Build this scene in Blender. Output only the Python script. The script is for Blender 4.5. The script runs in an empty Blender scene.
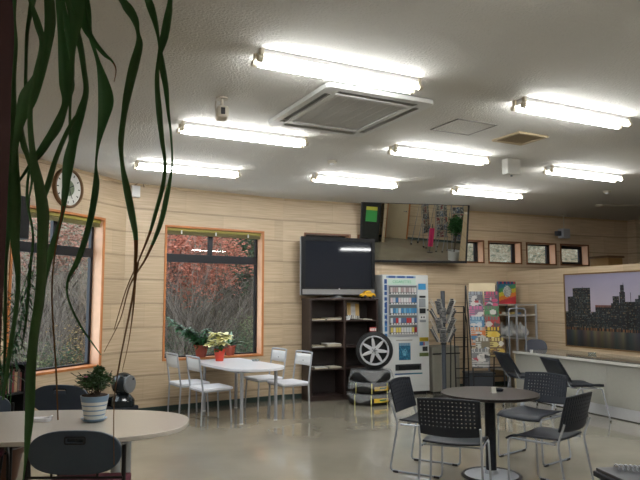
import bpy, bmesh, math, random
from mathutils import Vector, Matrix
random.seed(7)
C = bpy.context.scene.collection
SC = bpy.context.scene
PI = math.pi

# ------------------------------------------------------------------ camera, world, exposure
F = 640.0; EYE = 1.57; PITCH = math.atan(60 / F)
cam = bpy.data.cameras.new('camera'); cam.sensor_width = 36; cam.lens = 36.0
cam.clip_start = 0.05; cam.clip_end = 200
co = bpy.data.objects.new('camera', cam); C.objects.link(co)
co.location = (0, 0, EYE); co.rotation_euler = (PI / 2 + PITCH, 0, 0)
SC.camera = co
w = bpy.data.worlds.new('overcast'); SC.world = w; w.use_nodes = True
bg = w.node_tree.nodes['Background']; bg.inputs[0].default_value = (0.84, 0.90, 1.0, 1); bg.inputs[1].default_value = 3.6
SC.view_settings.view_transform = 'Standard'; SC.view_settings.look = 'None'
SC.view_settings.gamma = 1; SC.view_settings.use_curve_mapping = False
SC.view_settings.exposure = 0.08
LAMP = 42.0          # strength of the lit fluorescent tubes
TUBE_COL = (0.985, 0.995, 0.985)

# ------------------------------------------------------------------ geometry of the view (for placing by measured direction on real planes)
def ray(x, y):
    u = (x - 320) / F; v = (240 - y) / F; c, s = math.cos(PITCH), math.sin(PITCH)
    return Vector((u, c - v * s, s + v * c))
def atz(x, y, z):
    d = ray(x, y); t = (z - EYE) / d.z; return Vector((d.x * t, d.y * t, z))
def aty(x, y, Y):
    d = ray(x, y); t = Y / d.y; return Vector((d.x * t, Y, EYE + d.z * t))
UA = Vector((0.891, 0.454)); UB = Vector((-0.454, 0.891))
def ab(a, b, z=0.0): return Vector((UA.x * a + UB.x * b, UA.y * a + UB.y * b, z))
ROOM = math.atan2(0.454, 0.891)

# ------------------------------------------------------------------ colours and materials
def lin(c):
    return tuple((x / 255.0 / 12.92) if x / 255.0 <= 0.04045 else ((x / 255.0 + 0.055) / 1.055) ** 2.4 for x in c)
MATS = {}
def mat(name, col, rough=0.5, metal=0.0, var=0.06, scale=30.0, bump=0.0, coat=0.0, trans=0.0, alpha=1.0, emit=0.0, spec=0.5, sub=0.0):
    if name in MATS: return MATS[name]
    m = bpy.data.materials.new(name); m.use_nodes = True; MATS[name] = m
    nt = m.node_tree; b = nt.nodes['Principled BSDF']; c = lin(col)
    b.inputs['Roughness'].default_value = rough; b.inputs['Metallic'].default_value = metal
    b.inputs['Coat Weight'].default_value = coat; b.inputs['Transmission Weight'].default_value = trans
    b.inputs['Alpha'].default_value = alpha; b.inputs['Specular IOR Level'].default_value = spec
    tc = nt.nodes.new('ShaderNodeTexCoord'); nz = nt.nodes.new('ShaderNodeTexNoise'); nz.inputs['Scale'].default_value = scale
    nz.inputs['Detail'].default_value = 3
    nt.links.new(tc.outputs['Object'], nz.inputs['Vector'])
    mx = nt.nodes.new('ShaderNodeMix'); mx.data_type = 'RGBA'
    mx.inputs[6].default_value = tuple(x * (1 - var) for x in c) + (1,)
    mx.inputs[7].default_value = tuple(min(1, x * (1 + var)) for x in c) + (1,)
    nt.links.new(nz.outputs['Fac'], mx.inputs[0]); nt.links.new(mx.outputs[2], b.inputs['Base Color'])
    if bump:
        bp = nt.nodes.new('ShaderNodeBump'); bp.inputs['Strength'].default_value = bump; bp.inputs['Distance'].default_value = 0.01
        nt.links.new(nz.outputs['Fac'], bp.inputs['Height']); nt.links.new(bp.outputs[0], b.inputs['Normal'])
    if emit:
        b.inputs['Emission Color'].default_value = c + (1,); b.inputs['Emission Strength'].default_value = emit
    if sub:
        b.inputs['Subsurface Weight'].default_value = sub
    return m
def print_mat(name='printed', rough=0.35):
    if name in MATS: return MATS[name]
    m = bpy.data.materials.new(name); m.use_nodes = True; MATS[name] = m
    nt = m.node_tree; b = nt.nodes['Principled BSDF']; a = nt.nodes.new('ShaderNodeAttribute'); a.attribute_name = 'ink'
    nt.links.new(a.outputs['Color'], b.inputs['Base Color']); b.inputs['Roughness'].default_value = rough
    return m
def glass_mat():
    m = bpy.data.materials.new('window_glass'); m.use_nodes = True; nt = m.node_tree
    for n in list(nt.nodes): nt.nodes.remove(n)
    o = nt.nodes.new('ShaderNodeOutputMaterial'); t = nt.nodes.new('ShaderNodeBsdfTransparent'); t.inputs[0].default_value = (0.93, 0.96, 0.95, 1)
    g = nt.nodes.new('ShaderNodeBsdfGlossy'); g.inputs['Roughness'].default_value = 0.0
    lw = nt.nodes.new('ShaderNodeLayerWeight'); lw.inputs[0].default_value = .5
    pw = nt.nodes.new('ShaderNodeMath'); pw.operation = 'POWER'; pw.inputs[1].default_value = 5; nt.links.new(lw.outputs['Facing'], pw.inputs[0])
    f = nt.nodes.new('ShaderNodeMath'); f.operation = 'MULTIPLY_ADD'; f.inputs[1].default_value = .5; f.inputs[2].default_value = .02; nt.links.new(pw.outputs[0], f.inputs[0])
    x = nt.nodes.new('ShaderNodeMixShader'); nt.links.new(f.outputs[0], x.inputs[0]); nt.links.new(t.outputs[0], x.inputs[1]); nt.links.new(g.outputs[0], x.inputs[2])
    nt.links.new(x.outputs[0], o.inputs[0]); return m
GLASS = glass_mat()
def film_mat():
    m = bpy.data.materials.new('clear_film'); m.use_nodes = True; nt = m.node_tree
    for n in list(nt.nodes): nt.nodes.remove(n)
    o = nt.nodes.new('ShaderNodeOutputMaterial'); t = nt.nodes.new('ShaderNodeBsdfTransparent')
    g = nt.nodes.new('ShaderNodeBsdfPrincipled'); g.inputs['Base Color'].default_value = (.78, .80, .82, 1); g.inputs['Roughness'].default_value = 0.25
    nz = nt.nodes.new('ShaderNodeTexNoise'); nz.inputs['Scale'].default_value = 25; bp = nt.nodes.new('ShaderNodeBump'); bp.inputs['Strength'].default_value = 0.7
    nt.links.new(nz.outputs[0], bp.inputs['Height']); nt.links.new(bp.outputs[0], g.inputs['Normal'])
    x = nt.nodes.new('ShaderNodeMixShader'); x.inputs[0].default_value = 0.25
    nt.links.new(t.outputs[0], x.inputs[1]); nt.links.new(g.outputs[0], x.inputs[2]); nt.links.new(x.outputs[0], o.inputs[0]); return m
FILM = film_mat()
def siding_mat(name='siding', col=(202, 182, 154)):
    m = bpy.data.materials.new(name); m.use_nodes = True; nt = m.node_tree; b = nt.nodes['Principled BSDF']; N = nt.nodes.new; Lk = nt.links.new
    b.inputs['Roughness'].default_value = 0.45
    tc = N('ShaderNodeTexCoord'); sp = N('ShaderNodeSeparateXYZ'); Lk(tc.outputs['Object'], sp.inputs[0])
    def M(op, a, bb=None, c=None):
        n = N('ShaderNodeMath'); n.operation = op
        for i, v in enumerate((a, bb, c)):
            if v is None: continue
            if isinstance(v, (int, float)): n.inputs[i].default_value = v
            else: Lk(v, n.inputs[i])
        return n.outputs[0]
    zz = M('DIVIDE', M('ADD', sp.outputs[2], 0.155), 0.335)
    row = M('FLOOR', zz); fr = M('FRACT', zz)
    dg = M('ABSOLUTE', M('SUBTRACT', fr, 0.5))                      # 0.5 at grooves
    groove = M('GREATER_THAN', dg, 0.462)
    xx = M('DIVIDE', M('ADD', sp.outputs[0], M('MULTIPLY', row, 0.61)), 0.91)
    fx = M('ABSOLUTE', M('SUBTRACT', M('FRACT', xx), 0.5)); joint = M('GREATER_THAN', fx, 0.4975)
    cid = N('ShaderNodeCombineXYZ'); Lk(row, cid.inputs[0]); Lk(M('FLOOR', xx), cid.inputs[1])
    wn = N('ShaderNodeTexWhiteNoise'); Lk(cid.outputs[0], wn.inputs['Vector'])
    mp = N('ShaderNodeMapping'); mp.inputs['Scale'].default_value = (1.2, 1.2, 38); Lk(tc.outputs['Object'], mp.inputs[0])
    gn = N('ShaderNodeTexNoise'); gn.inputs['Scale'].default_value = 1.6; gn.inputs['Detail'].default_value = 5; Lk(mp.outputs[0], gn.inputs['Vector'])
    rp = N('ShaderNodeValToRGB'); c = lin(col); rp.color_ramp.elements[0].position = .3; rp.color_ramp.elements[1].position = .7
    rp.color_ramp.elements[0].color = (c[0] * .80, c[1] * .77, c[2] * .72, 1); rp.color_ramp.elements[1].color = (c[0] * 1.08, c[1] * 1.08, c[2] * 1.08, 1)
    Lk(gn.outputs['Fac'], rp.inputs[0])
    hv = N('ShaderNodeHueSaturation'); Lk(rp.outputs[0], hv.inputs['Color']); Lk(M('ADD', M('MULTIPLY', wn.outputs['Value'], 0.16), 0.92), hv.inputs['Value'])
    mx = N('ShaderNodeMix'); mx.data_type = 'RGBA'; mx.inputs[7].default_value = (c[0] * .38, c[1] * .34, c[2] * .3, 1)
    Lk(M('MULTIPLY', groove, 0.45), mx.inputs[0]); Lk(hv.outputs[0], mx.inputs[6])
    mx2 = N('ShaderNodeMix'); mx2.data_type = 'RGBA'; mx2.inputs[7].default_value = (c[0] * .5, c[1] * .46, c[2] * .4, 1)
    Lk(M('MULTIPLY', joint, 0.35), mx2.inputs[0]); Lk(mx.outputs[2], mx2.inputs[6]); Lk(mx2.outputs[2], b.inputs['Base Color'])
    bp = N('ShaderNodeBump'); bp.inputs['Distance'].default_value = 0.006; bp.inputs['Strength'].default_value = 0.8
    Lk(M('SUBTRACT', 1.0, groove), bp.inputs['Height']); Lk(bp.outputs[0], b.inputs['Normal'])
    return m
SIDING = siding_mat()
def ceiling_mat():
    m = mat('ceiling_paint', (202, 200, 194), 0.9, var=.03, scale=60)
    nt = m.node_tree; b = nt.nodes['Principled BSDF']; nz = nt.nodes.new('ShaderNodeTexNoise'); nz.inputs['Scale'].default_value = 55; nz.inputs['Detail'].default_value = 4
    tc = nt.nodes['Texture Coordinate']; nt.links.new(tc.outputs['Object'], nz.inputs['Vector'])
    bp = nt.nodes.new('ShaderNodeBump'); bp.inputs['Strength'].default_value = .8; bp.inputs['Distance'].default_value = .012
    nt.links.new(nz.outputs[0], bp.inputs['Height']); nt.links.new(bp.outputs[0], b.inputs['Normal']); return m
def floor_mat():
    m = bpy.data.materials.new('vinyl_floor'); m.use_nodes = True; nt = m.node_tree; b = nt.nodes['Principled BSDF']; N = nt.nodes.new; Lk = nt.links.new
    tc = N('ShaderNodeTexCoord'); n1 = N('ShaderNodeTexNoise'); n1.inputs['Scale'].default_value = 1.1; n1.inputs['Detail'].default_value = 5; Lk(tc.outputs['Object'], n1.inputs['Vector'])
    rp = N('ShaderNodeValToRGB'); rp.color_ramp.elements[0].position = .35; rp.color_ramp.elements[1].position = .65
    rp.color_ramp.elements[0].color = lin((150, 144, 128)) + (1,); rp.color_ramp.elements[1].color = lin((168, 162, 146)) + (1,)
    Lk(n1.outputs['Fac'], rp.inputs[0]); Lk(rp.outputs[0], b.inputs['Base Color'])
    n2 = N('ShaderNodeTexNoise'); n2.inputs['Scale'].default_value = 3; n2.inputs['Detail'].default_value = 3; Lk(tc.outputs['Object'], n2.inputs['Vector'])
    mr = N('ShaderNodeMapRange'); mr.inputs[3].default_value = .10; mr.inputs[4].default_value = .2; Lk(n2.outputs['Fac'], mr.inputs[0]); Lk(mr.outputs[0], b.inputs['Roughness'])
    b.inputs['Specular IOR Level'].default_value = 0.6; b.inputs['Coat Weight'].default_value = .5; b.inputs['Coat Roughness'].default_value = .05
    n3 = N('ShaderNodeTexNoise'); n3.inputs['Scale'].default_value = 6; Lk(tc.outputs['Object'], n3.inputs['Vector'])
    bp = N('ShaderNodeBump'); bp.inputs['Strength'].default_value = .08; bp.inputs['Distance'].default_value = .01; Lk(n3.outputs[0], bp.inputs['Height']); Lk(bp.outputs[0], b.inputs['Normal'])
    return m

chrome = mat('chrome', (196, 204, 216), 0.22, .6, var=.03)
silver = mat('silver_paint', (176, 180, 188), 0.38, 0.35, var=.03)
blackp = mat('black_plastic', (33, 38, 47), 0.5, var=.12, bump=.05, scale=200, spec=.3)
blackm = mat('black_metal', (24, 25, 28), 0.4, 0.2)
greyp = mat('dark_grey_plastic', (66, 72, 80), 0.4)
white = mat('white_laminate', (240, 242, 250), 0.3, var=.02)
whitep = mat('white_plastic', (228, 229, 230), 0.4, var=.02)
orange_wood = mat('window_wood', (190, 120, 66), 0.4, var=.18, scale=12)
pale_wood = mat('pale_wood', (232, 186, 152), 0.45, var=.1, scale=12)
dark_wood = mat('dark_brown_wood', (52, 38, 34), 0.45, var=.2, scale=14)
sashm = mat('black_aluminium', (26, 28, 34), 0.35, 0.3)
burg = mat('burgundy_fabric', (84, 26, 44), 0.85, var=.15, scale=120, bump=.2)
rubber = mat('tyre_rubber', (22, 22, 24), 0.7, var=.15, scale=80, bump=.2)
terracotta = mat('terracotta', (152, 70, 52), 0.6)
soil = mat('potting_soil', (56, 40, 28), 0.95, var=.4, scale=90, bump=.6)
paper = mat('white_paper', (214, 212, 204), 0.7)
green_leaf = mat('leaf_green', (40, 92, 42), 0.4, var=.25, scale=10)
dark_leaf = mat('leaf_dark_green', (58, 108, 66), 0.4, var=.3, scale=10)

# ------------------------------------------------------------------ mesh helpers
class MB:
    def __init__(s): s.v = []; s.f = []; s.c = []
    def add(s, vs, fs, M=None):
        n = len(s.v)
        s.v += [tuple(M @ Vector(v)) if M else tuple(v) for v in vs]
        s.f += [tuple(i + n for i in f) for f in fs]; return s
    def box(s, c, d, rz=0, M=None):
        x, y, z = d[0] / 2, d[1] / 2, d[2] / 2
        vs = [(-x, -y, -z), (x, -y, -z), (x, y, -z), (-x, y, -z), (-x, -y, z), (x, -y, z), (x, y, z), (-x, y, z)]
        T = Matrix.Translation(c) @ Matrix.Rotation(rz, 4, 'Z')
        if M: T = M @ T
        return s.add(vs, [(3, 2, 1, 0), (4, 5, 6, 7), (0, 1, 5, 4), (1, 2, 6, 5), (2, 3, 7, 6), (3, 0, 4, 7)], T)
    def bb(s, a, b, M=None):
        return s.box([(a[i] + b[i]) / 2 for i in range(3)], [abs(b[i] - a[i]) for i in range(3)], 0, M)
    def cyl(s, p0, p1, r0, r1=None, n=16, M=None):
        r1 = r0 if r1 is None else r1; p0 = Vector(p0); p1 = Vector(p1); d = (p1 - p0).normalized()
        a = d.orthogonal().normalized(); b = d.cross(a)
        vs = []
        for p, r in ((p0, r0), (p1, r1)):
            for i in range(n):
                t = 2 * PI * i / n; vs.append(p + a * (math.cos(t) * r) + b * (math.sin(t) * r))
        fs = [(i, (i + 1) % n, n + (i + 1) % n, n + i) for i in range(n)] + [tuple(range(n))[::-1], tuple(range(n, 2 * n))]
        return s.add(vs, fs, M)
    def lathe(s, prof, n=28, c=(0, 0, 0), M=None, caps=True):
        vs = []; fs = []
        for r, z in prof:
            for i in range(n):
                t = 2 * PI * i / n; vs.append((c[0] + r * math.cos(t), c[1] + r * math.sin(t), c[2] + z))
        for k in range(len(prof) - 1):
            for i in range(n):
                j = (i + 1) % n; fs.append((k * n + i, k * n + j, (k + 1) * n + j, (k + 1) * n + i))
        if caps: fs.append(tuple(range(n))[::-1]); m = (len(prof) - 1) * n; fs.append(tuple(range(m, m + n)))
        return s.add(vs, fs, M)
    def tube(s, pts, r, n=8, closed=False, M=None):
        pts = [Vector(p) for p in pts]; vs = []; fs = []; L = len(pts); pa = None
        for k, p in enumerate(pts):
            if closed: d = (pts[(k + 1) % L] - pts[k - 1])
            elif k == 0: d = pts[1] - p
            elif k == L - 1: d = p - pts[-2]
            else: d = (pts[k + 1] - p).normalized() + (p - pts[k - 1]).normalized()
            d.normalize()
            a = d.orthogonal().normalized() if pa is None else (pa - d * pa.dot(d))
            if a.length < 1e-5: a = d.orthogonal()
            a.normalize(); pa = a; b = d.cross(a)
            rr = r[k] if isinstance(r, (list, tuple)) else r
            for i in range(n):
                t = 2 * PI * i / n; vs.append(p + a * (math.cos(t) * rr) + b * (math.sin(t) * rr))
        for k in range(L if closed else L - 1):
            q = (k + 1) % L
            for i in range(n):
                j = (i + 1) % n; fs.append((k * n + i, k * n + j, q * n + j, q * n + i))
        if not closed: fs += [tuple(range(n))[::-1], tuple(range((L - 1) * n, L * n))]
        return s.add(vs, fs, M)
    def prism(s, poly, z0, z1, M=None):
        n = len(poly); vs = [(p[0], p[1], z0) for p in poly] + [(p[0], p[1], z1) for p in poly]
        fs = [(i, (i + 1) % n, n + (i + 1) % n, n + i) for i in range(n)] + [tuple(range(n))[::-1], tuple(range(n, 2 * n))]
        return s.add(vs, fs, M)
    def grid(s, fn, nu, nv, skip=None, M=None):
        vs = [fn(i / nu, j / nv) for j in range(nv + 1) for i in range(nu + 1)]
        fs = [(j * (nu + 1) + i, j * (nu + 1) + i + 1, (j + 1) * (nu + 1) + i + 1, (j + 1) * (nu + 1) + i)
              for j in range(nv) for i in range(nu) if not (skip and skip(i, j))]
        return s.add(vs, fs, M)
def soft(pts, r=0.04, n=5):
    """polyline with rounded corners"""
    pts = [Vector(p) for p in pts]; out = [pts[0]]
    for k in range(1, len(pts) - 1):
        a, p, b = pts[k - 1], pts[k], pts[k + 1]; ra = min(r, (a - p).length / 2.05, (b - p).length / 2.05)
        s0 = p + (a - p).normalized() * ra; s1 = p + (b - p).normalized() * ra
        for i in range(n + 1):
            t = i / n; out.append(s0 * (1 - t) ** 2 + p * 2 * t * (1 - t) + s1 * t * t)
    out.append(pts[-1]); return out
def obj(name, mb, m, parent=None, smooth=False, bevel=0.0, solid=0.0, loc=None, rz=0, auto=True):
    me = bpy.data.meshes.new(name); me.from_pydata(mb.v, [], mb.f); me.update()
    bm = bmesh.new(); bm.from_mesh(me); bmesh.ops.recalc_face_normals(bm, faces=bm.faces[:]) if auto else None; bm.to_mesh(me); bm.free()
    me.materials.append(m)
    o = bpy.data.objects.new(name, me); C.objects.link(o)
    if smooth:
        for p in me.polygons: p.use_smooth = True
        try: me.set_sharp_from_angle(angle=math.radians(38))
        except Exception: pass
    if solid:
        k = o.modifiers.new('solid', 'SOLIDIFY'); k.thickness = solid; k.offset = 0
    if bevel:
        k = o.modifiers.new('bevel', 'BEVEL'); k.width = bevel; k.segments = 2; k.limit_method = 'ANGLE'; k.angle_limit = 0.7
    if parent: o.parent = parent
    if loc is not None: o.location = loc
    if rz: o.rotation_euler = (0, 0, rz)
    return o
def tag(o, label=None, cat=None, group=None, kind=None):
    if label: o['label'] = label
    if cat: o['category'] = cat
    if group: o['group'] = group
    if kind: o['kind'] = kind
    return o
def thing(name, label, cat, loc=(0, 0, 0), rz=0, group=None, kind=None):
    o = bpy.data.objects.new(name, None); C.objects.link(o); o.location = loc; o.rotation_euler = (0, 0, rz)
    o.empty_display_size = .1
    return tag(o, label, cat, group, kind)
def dup(root, loc, rz, label, group=None):
    r = root.copy(); C.objects.link(r); r.location = loc; r.rotation_euler = (0, 0, rz); r['label'] = label
    if group: r['group'] = group
    for ch in list(root.children):
        c = ch.copy(); C.objects.link(c); c.parent = r
        for g in list(ch.children):
            d = g.copy(); C.objects.link(d); d.parent = c
    return r
def face_rz(fx, fy): return math.atan2(fy, fx)
def plate(outer, holes, thick, bev=0.0, name='plate'):
    """filled 2-D outline with holes -> MB lying in the XY plane, centred on z=0"""
    cu = bpy.data.curves.new(name, 'CURVE'); cu.dimensions = '2D'; cu.fill_mode = 'BOTH'; cu.extrude = thick / 2; cu.bevel_depth = bev
    for ring in [outer] + holes:
        sp = cu.splines.new('POLY'); sp.points.add(len(ring) - 1); sp.use_cyclic_u = True
        for p, q in zip(sp.points, ring): p.co = (q[0], q[1], 0, 1)
    o = bpy.data.objects.new(name, cu); me = bpy.data.meshes.new_from_object(o)
    mb = MB(); mb.v = [tuple(v.co) for v in me.vertices]; mb.f = [tuple(p.vertices) for p in me.polygons]
    bpy.data.objects.remove(o); bpy.data.curves.remove(cu); bpy.data.meshes.remove(me); return mb
def xf(mb, M): mb.v = [tuple(M @ Vector(v)) for v in mb.v]; return mb
def text_mb(s, size, ext=0.001):
    cu = bpy.data.curves.new('t', 'FONT'); cu.body = s; cu.size = size; cu.extrude = ext; cu.align_x = 'CENTER'; cu.align_y = 'CENTER'
    o = bpy.data.objects.new('t', cu); me = bpy.data.meshes.new_from_object(o)
    mb = MB(); mb.v = [tuple(v.co) for v in me.vertices]; mb.f = [tuple(p.vertices) for p in me.polygons]
    bpy.data.objects.remove(o); bpy.data.curves.remove(cu); bpy.data.meshes.remove(me); return mb
UPX = Matrix.Rotation(PI / 2, 4, 'X')          # XY drawing -> standing in the XZ plane, seen from -Y
def printed(name, w_, h_, nx, ny, fn, parent=None, M=None, m=None, thick=0.0):
    """flat print standing in XZ (origin bottom centre, seen from -Y); fn(u,v)->(r,g,b) 0..255, u right, v up"""
    mb = MB(); mb.grid(lambda u, v: ((u - .5) * w_, 0, v * h_), nx, ny)
    nf = len(mb.f)
    if thick:
        mb.bb((-w_ / 2, 0.0004, 0), (w_ / 2, thick, h_))
    if M: xf(mb, M)
    me = bpy.data.meshes.new(name); me.from_pydata(mb.v, [], mb.f)
    at = me.color_attributes.new('ink', 'FLOAT_COLOR', 'CORNER')
    k = 0
    for fi, p in enumerate(me.polygons):
        if fi < nf: col = lin(fn(((fi % nx) + .5) / nx, ((fi // nx) + .5) / ny))
        else: col = lin((205, 203, 196))
        for _ in p.vertices: at.data[k].color = (*[c_ * .8 for c_ in col], 1); k += 1
    me.materials.append(m or print_mat()); o = bpy.data.objects.new(name, me); C.objects.link(o)
    if parent: o.parent = parent
    return o
def rectring(x0, y0, x1, y1, r=0.0, n=4):
    if not r: return [(x0, y0), (x1, y0), (x1, y1), (x0, y1)]
    out = []
    for cx, cy, a0 in ((x1 - r, y0 + r, -PI / 2), (x1 - r, y1 - r, 0), (x0 + r, y1 - r, PI / 2), (x0 + r, y0 + r, PI)):
        for i in range(n + 1):
            t = a0 + PI / 2 * i / n; out.append((cx + r * math.cos(t), cy + r * math.sin(t)))
    return out

# ------------------------------------------------------------------ the room
CH = 3.22
C1 = Vector((-2.72, 8.92)); K = Vector((-0.6, 10.35)); BD = Vector((0.9219, 0.3875)); END = K + BD * 9.6
C0 = C1 - Vector((0.36, 0.933)).normalized() * 4.2
LW = ab(C0.x * UA.x + C0.y * UA.y, -2.6).to_2d(); BR = ab(12.6, -2.6).to_2d()
class Seg:
    """a straight stretch of wall; local x runs along it, local y into the wall (outwards), z up"""
    def __init__(s, p0, p1):
        s.p0, s.p1 = Vector(p0), Vector(p1); d = s.p1 - s.p0; s.L = d.length; s.d = d / s.L; s.rz = math.atan2(s.d.y, s.d.x)
        s.n = Vector((-s.d.y, s.d.x))
    def hit(s, x, y, off=0.0):
        """(s along the wall, height) where the sight line meets the plane `off` in front of the wall"""
        d = ray(x, y); p = s.p0 - s.n * off
        t = (p.dot(s.n)) / (d.xy.dot(s.n)); q = d * t
        return ((q.xy - p).dot(s.d), EYE + q.z)
    def P(s, x, off=0.0, z=0.0):
        q = s.p0 + s.d * x - s.n * off; return Vector((q.x, q.y, z))
SL = Seg(C0, C1); SM = Seg(C1, K); SB = Seg(K, END)
TH = 0.22
def wall(name, seg, holes, m=SIDING, x0=0.0, x1=None, h=CH, th=TH):
    x1 = seg.L if x1 is None else x1; mb = MB(); xs = sorted({x0, x1} | {v for hh in holes for v in hh[:2]})
    for a, b in zip(xs, xs[1:]):
        mid = (a + b) / 2; cuts = sorted((hh[2], hh[3]) for hh in holes if hh[0] < mid < hh[1]); z = 0.0
        for c0, c1 in cuts: mb.bb((a, 0, z), (b, th, c0)); z = c1
        mb.bb((a, 0, z), (b, th, h))
    o = obj(name, mb, m, loc=(seg.p0.x, seg.p0.y, 0), rz=seg.rz); o['kind'] = 'structure'; return o
W1 = (SL.hit(10, 250)[0], SL.hit(102.5, 300)[0], 0.70, 2.66)
W2 = (SM.hit(163.5, 300)[0], SM.hit(263.5, 300)[0], 0.70, 2.66)
zt = 0.5 * (SB.hit(490, 241)[1] + SB.hit(588, 244.5)[1]); zb = 0.5 * (SB.hit(489, 263.8)[1] + SB.hit(588, 266)[1])
SW = [(SB.hit(a, 250)[0], SB.hit(b, 250)[0], zb, zt) for a, b in ((304, 350.5), (357.5, 398), (404, 441), (446, 484), (488, 521.5), (526, 556), (560, 588.5))]
wall('wall_left', SL, [W1]); wall('wall_window', SM, [W2]); wall('wall_back', SB, SW)
S3 = Seg(LW, C0); S4 = Seg(BR, LW); S5 = Seg(END, BR)
wall('wall_side', S3, []); wall('wall_front', S4, []); wall('wall_right', S5, [])
# floor and ceiling follow the plan of the walls
poly = [tuple(C0), tuple(C1), tuple(K), tuple(END), tuple(BR), tuple(LW)]
def outset(pl, d):
    c = Vector((sum(p[0] for p in pl) / len(pl), sum(p[1] for p in pl) / len(pl)))
    return [tuple(Vector(p) + (Vector(p) - c).normalized() * d) for p in pl]
fl = obj('floor', MB().prism(outset(poly, .3), -0.1, 0.0), floor_mat()); fl['kind'] = 'structure'
ce = obj('ceiling', MB().prism(outset(poly, .3), CH, CH + 0.12), ceiling_mat()); ce['kind'] = 'structure'
base_green = mat('baseboard_green', (44, 62, 58), 0.4)
for nm, sg in (('left', SL), ('window', SM), ('back', SB), ('front', S4), ('right', S5), ('side', S3)):
    o = obj('baseboard_' + nm, MB().bb((0.012, -0.012, 0), (sg.L - .012, 0, 0.075)), base_green, loc=(sg.p0.x, sg.p0.y, 0), rz=sg.rz); o['kind'] = 'structure'
cove = mat('cove_trim', (178, 156, 124), 0.5)
for n_, sg in enumerate((SL, SM, SB)):
    o = obj('trim_%d' % (n_ + 1), MB().bb((0.02, -0.02, CH - 0.04), (sg.L - .02, 0, CH)), cove, loc=(sg.p0.x, sg.p0.y, 0), rz=sg.rz); o['kind'] = 'structure'
# pilaster in the far corner
p = SB.hit(627, 230)[0]
o = obj('wall_pilaster', MB().bb((p, -0.22, 0), (p + .5, 0.0, CH)), SIDING, loc=(SB.p0.x, SB.p0.y, 0), rz=SB.rz); o['kind'] = 'structure'

blindm = mat('blind_header', (150, 140, 60), 0.5, var=.2); blind2 = mat('blind_slats', (104, 96, 52), 0.6, var=.3)
def big_window(name, seg, W, mull, tr0, tr1):
    x0, x1, z0, z1 = W
    t = thing(name, None, None, (seg.p0.x, seg.p0.y, 0), seg.rz, kind='structure')
    f = 0.03; dp = 0.2
    mb = MB(); mb.bb((x0 - .0, -.015, z1 - f), (x1, dp, z1)); mb.bb((x0, -.015, z0), (x1, dp, z0 + f)); mb.bb((x0, -.015, z0 + f), (x0 + f, dp, z1 - f))
    obj('window_frame', mb, orange_wood, t, bevel=.003)
    obj('window_jamb', MB().bb((x1 - f, -.015, z0 + f), (x1, dp, z1 - f)), orange_wood, t, bevel=.003)
    obj('jamb_lining', MB().bb((x1 - f - .004, .004, z0 + f), (x1 - f, dp - .04, z1 - f)), pale_wood, t)
    a0, a1, b0, b1 = x0 + f, x1 - f, z0 + f, z1 - f; y0, y1 = dp - .05, dp
    mb = MB(); s = .045
    mb.bb((a0, y0, b0), (a0 + s * .5, y1, b1)); mb.bb((a1 - s, y0, b0), (a1, y1, b1)); mb.bb((a0 + s * .5, y0, b1 - s), (a1 - s, y1, b1)); mb.bb((a0 + s * .5, y0, b0), (a1 - s, y1, b0 + s * .5))
    mb.bb((a0 + s * .5, y0, tr0), (a1 - s, y1, tr1)); mb.bb((mull - .035, y0, tr1), (mull + .035, y1, b1 - s))
    obj('window_sash', mb, sashm, t, bevel=.003)
    for q in ((a0 + .02, b0 + .02, a1 - .04, tr0), (a0 + .02, tr1, mull - .03, b1 - .03), (mull + .03, tr1, a1 - .04, b1 - .03)):
        obj('window_pane', MB().bb((q[0], dp - .028, q[1]), (q[2], dp - .022, q[3])), GLASS, t)
    bl = obj('roller_blind', MB().bb((a0 + .01, .03, b1 - .045), (a1 - .01, .10, b1 - .003)), blindm, t, bevel=.004)
    mb = MB()
    for k in range(4): mb.bb((a0 + .02, .035, b1 - .05 - .012 * k - .009), (a1 - .02, .095, b1 - .05 - .012 * k))
    obj('blind_slats', mb, blind2, bl)
    mb = MB()
    for q in (.15, .5, .85): mb.box((a0 + (a1 - a0) * q, .032, b1 - .06), (.02, .01, .05))
    obj('blind_clip', mb, whitep, bl)
    return t
m1 = SL.hit(51, 230, -TH)[0]; m2 = SM.hit(210, 240, -.18)[0]
tz0 = SM.hit(230, 264, -.18)[1]; tz1 = SM.hit(230, 256.3, -.18)[1]
big_window('window_1', SL, W1, m1, tz0, tz1); big_window('window_2', SM, W2, m2, tz0, tz1)
for k, W in enumerate(SW):
    x0, x1, z0, z1 = W; t = thing('window_%d' % (k + 3), None, None, (SB.p0.x, SB.p0.y, 0), SB.rz, kind='structure'); f = .025
    obj('window_frame', plate_m := xf(plate(rectring(x0, z0, x1, z1), [rectring(x0 + f, z0 + f, x1 - f, z1 - f)], .22), Matrix.Translation((0, .095, 0)) @ UPX), mat('dark_window_wood', (120, 76, 44), .45, var=.15), t)
    obj('jamb_lining', MB().bb((x1 - f - .004, 0.0, z0 + f), (x1 - f, .15, z1 - f)), pale_wood, t)
    s = .06 if k == 6 else .022
    obj('window_sash', xf(plate(rectring(x0 + f, z0 + f, x1 - f - .005, z1 - f), [rectring(x0 + f + s, z0 + f + s, x1 - f - .07, z1 - f - s)], .04), Matrix.Translation((0, .18, 0)) @ UPX), sashm, t)
    obj('window_pane', MB().bb((x0 + f, .178, z0 + f), (x1 - f - .01, .182, z1 - f)), GLASS, t)

# partition wall with the counter
PP0 = Vector((3.43, 12.02)); PD = Vector((0.375, -0.927)).normalized()
# the partition stands square to the back wall
PP0 = K + BD * SB.hit(507.5, 300)[0]
S6 = Seg(PP0, PP0 + PD * 6.2)
PH = 2.1
o = obj('wall_partition', MB().bb((0.0, 0.0, 0), (6.2, 0.12, PH)), SIDING, loc=(S6.p0.x, S6.p0.y, 0), rz=S6.rz); o['kind'] = 'structure'

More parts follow.
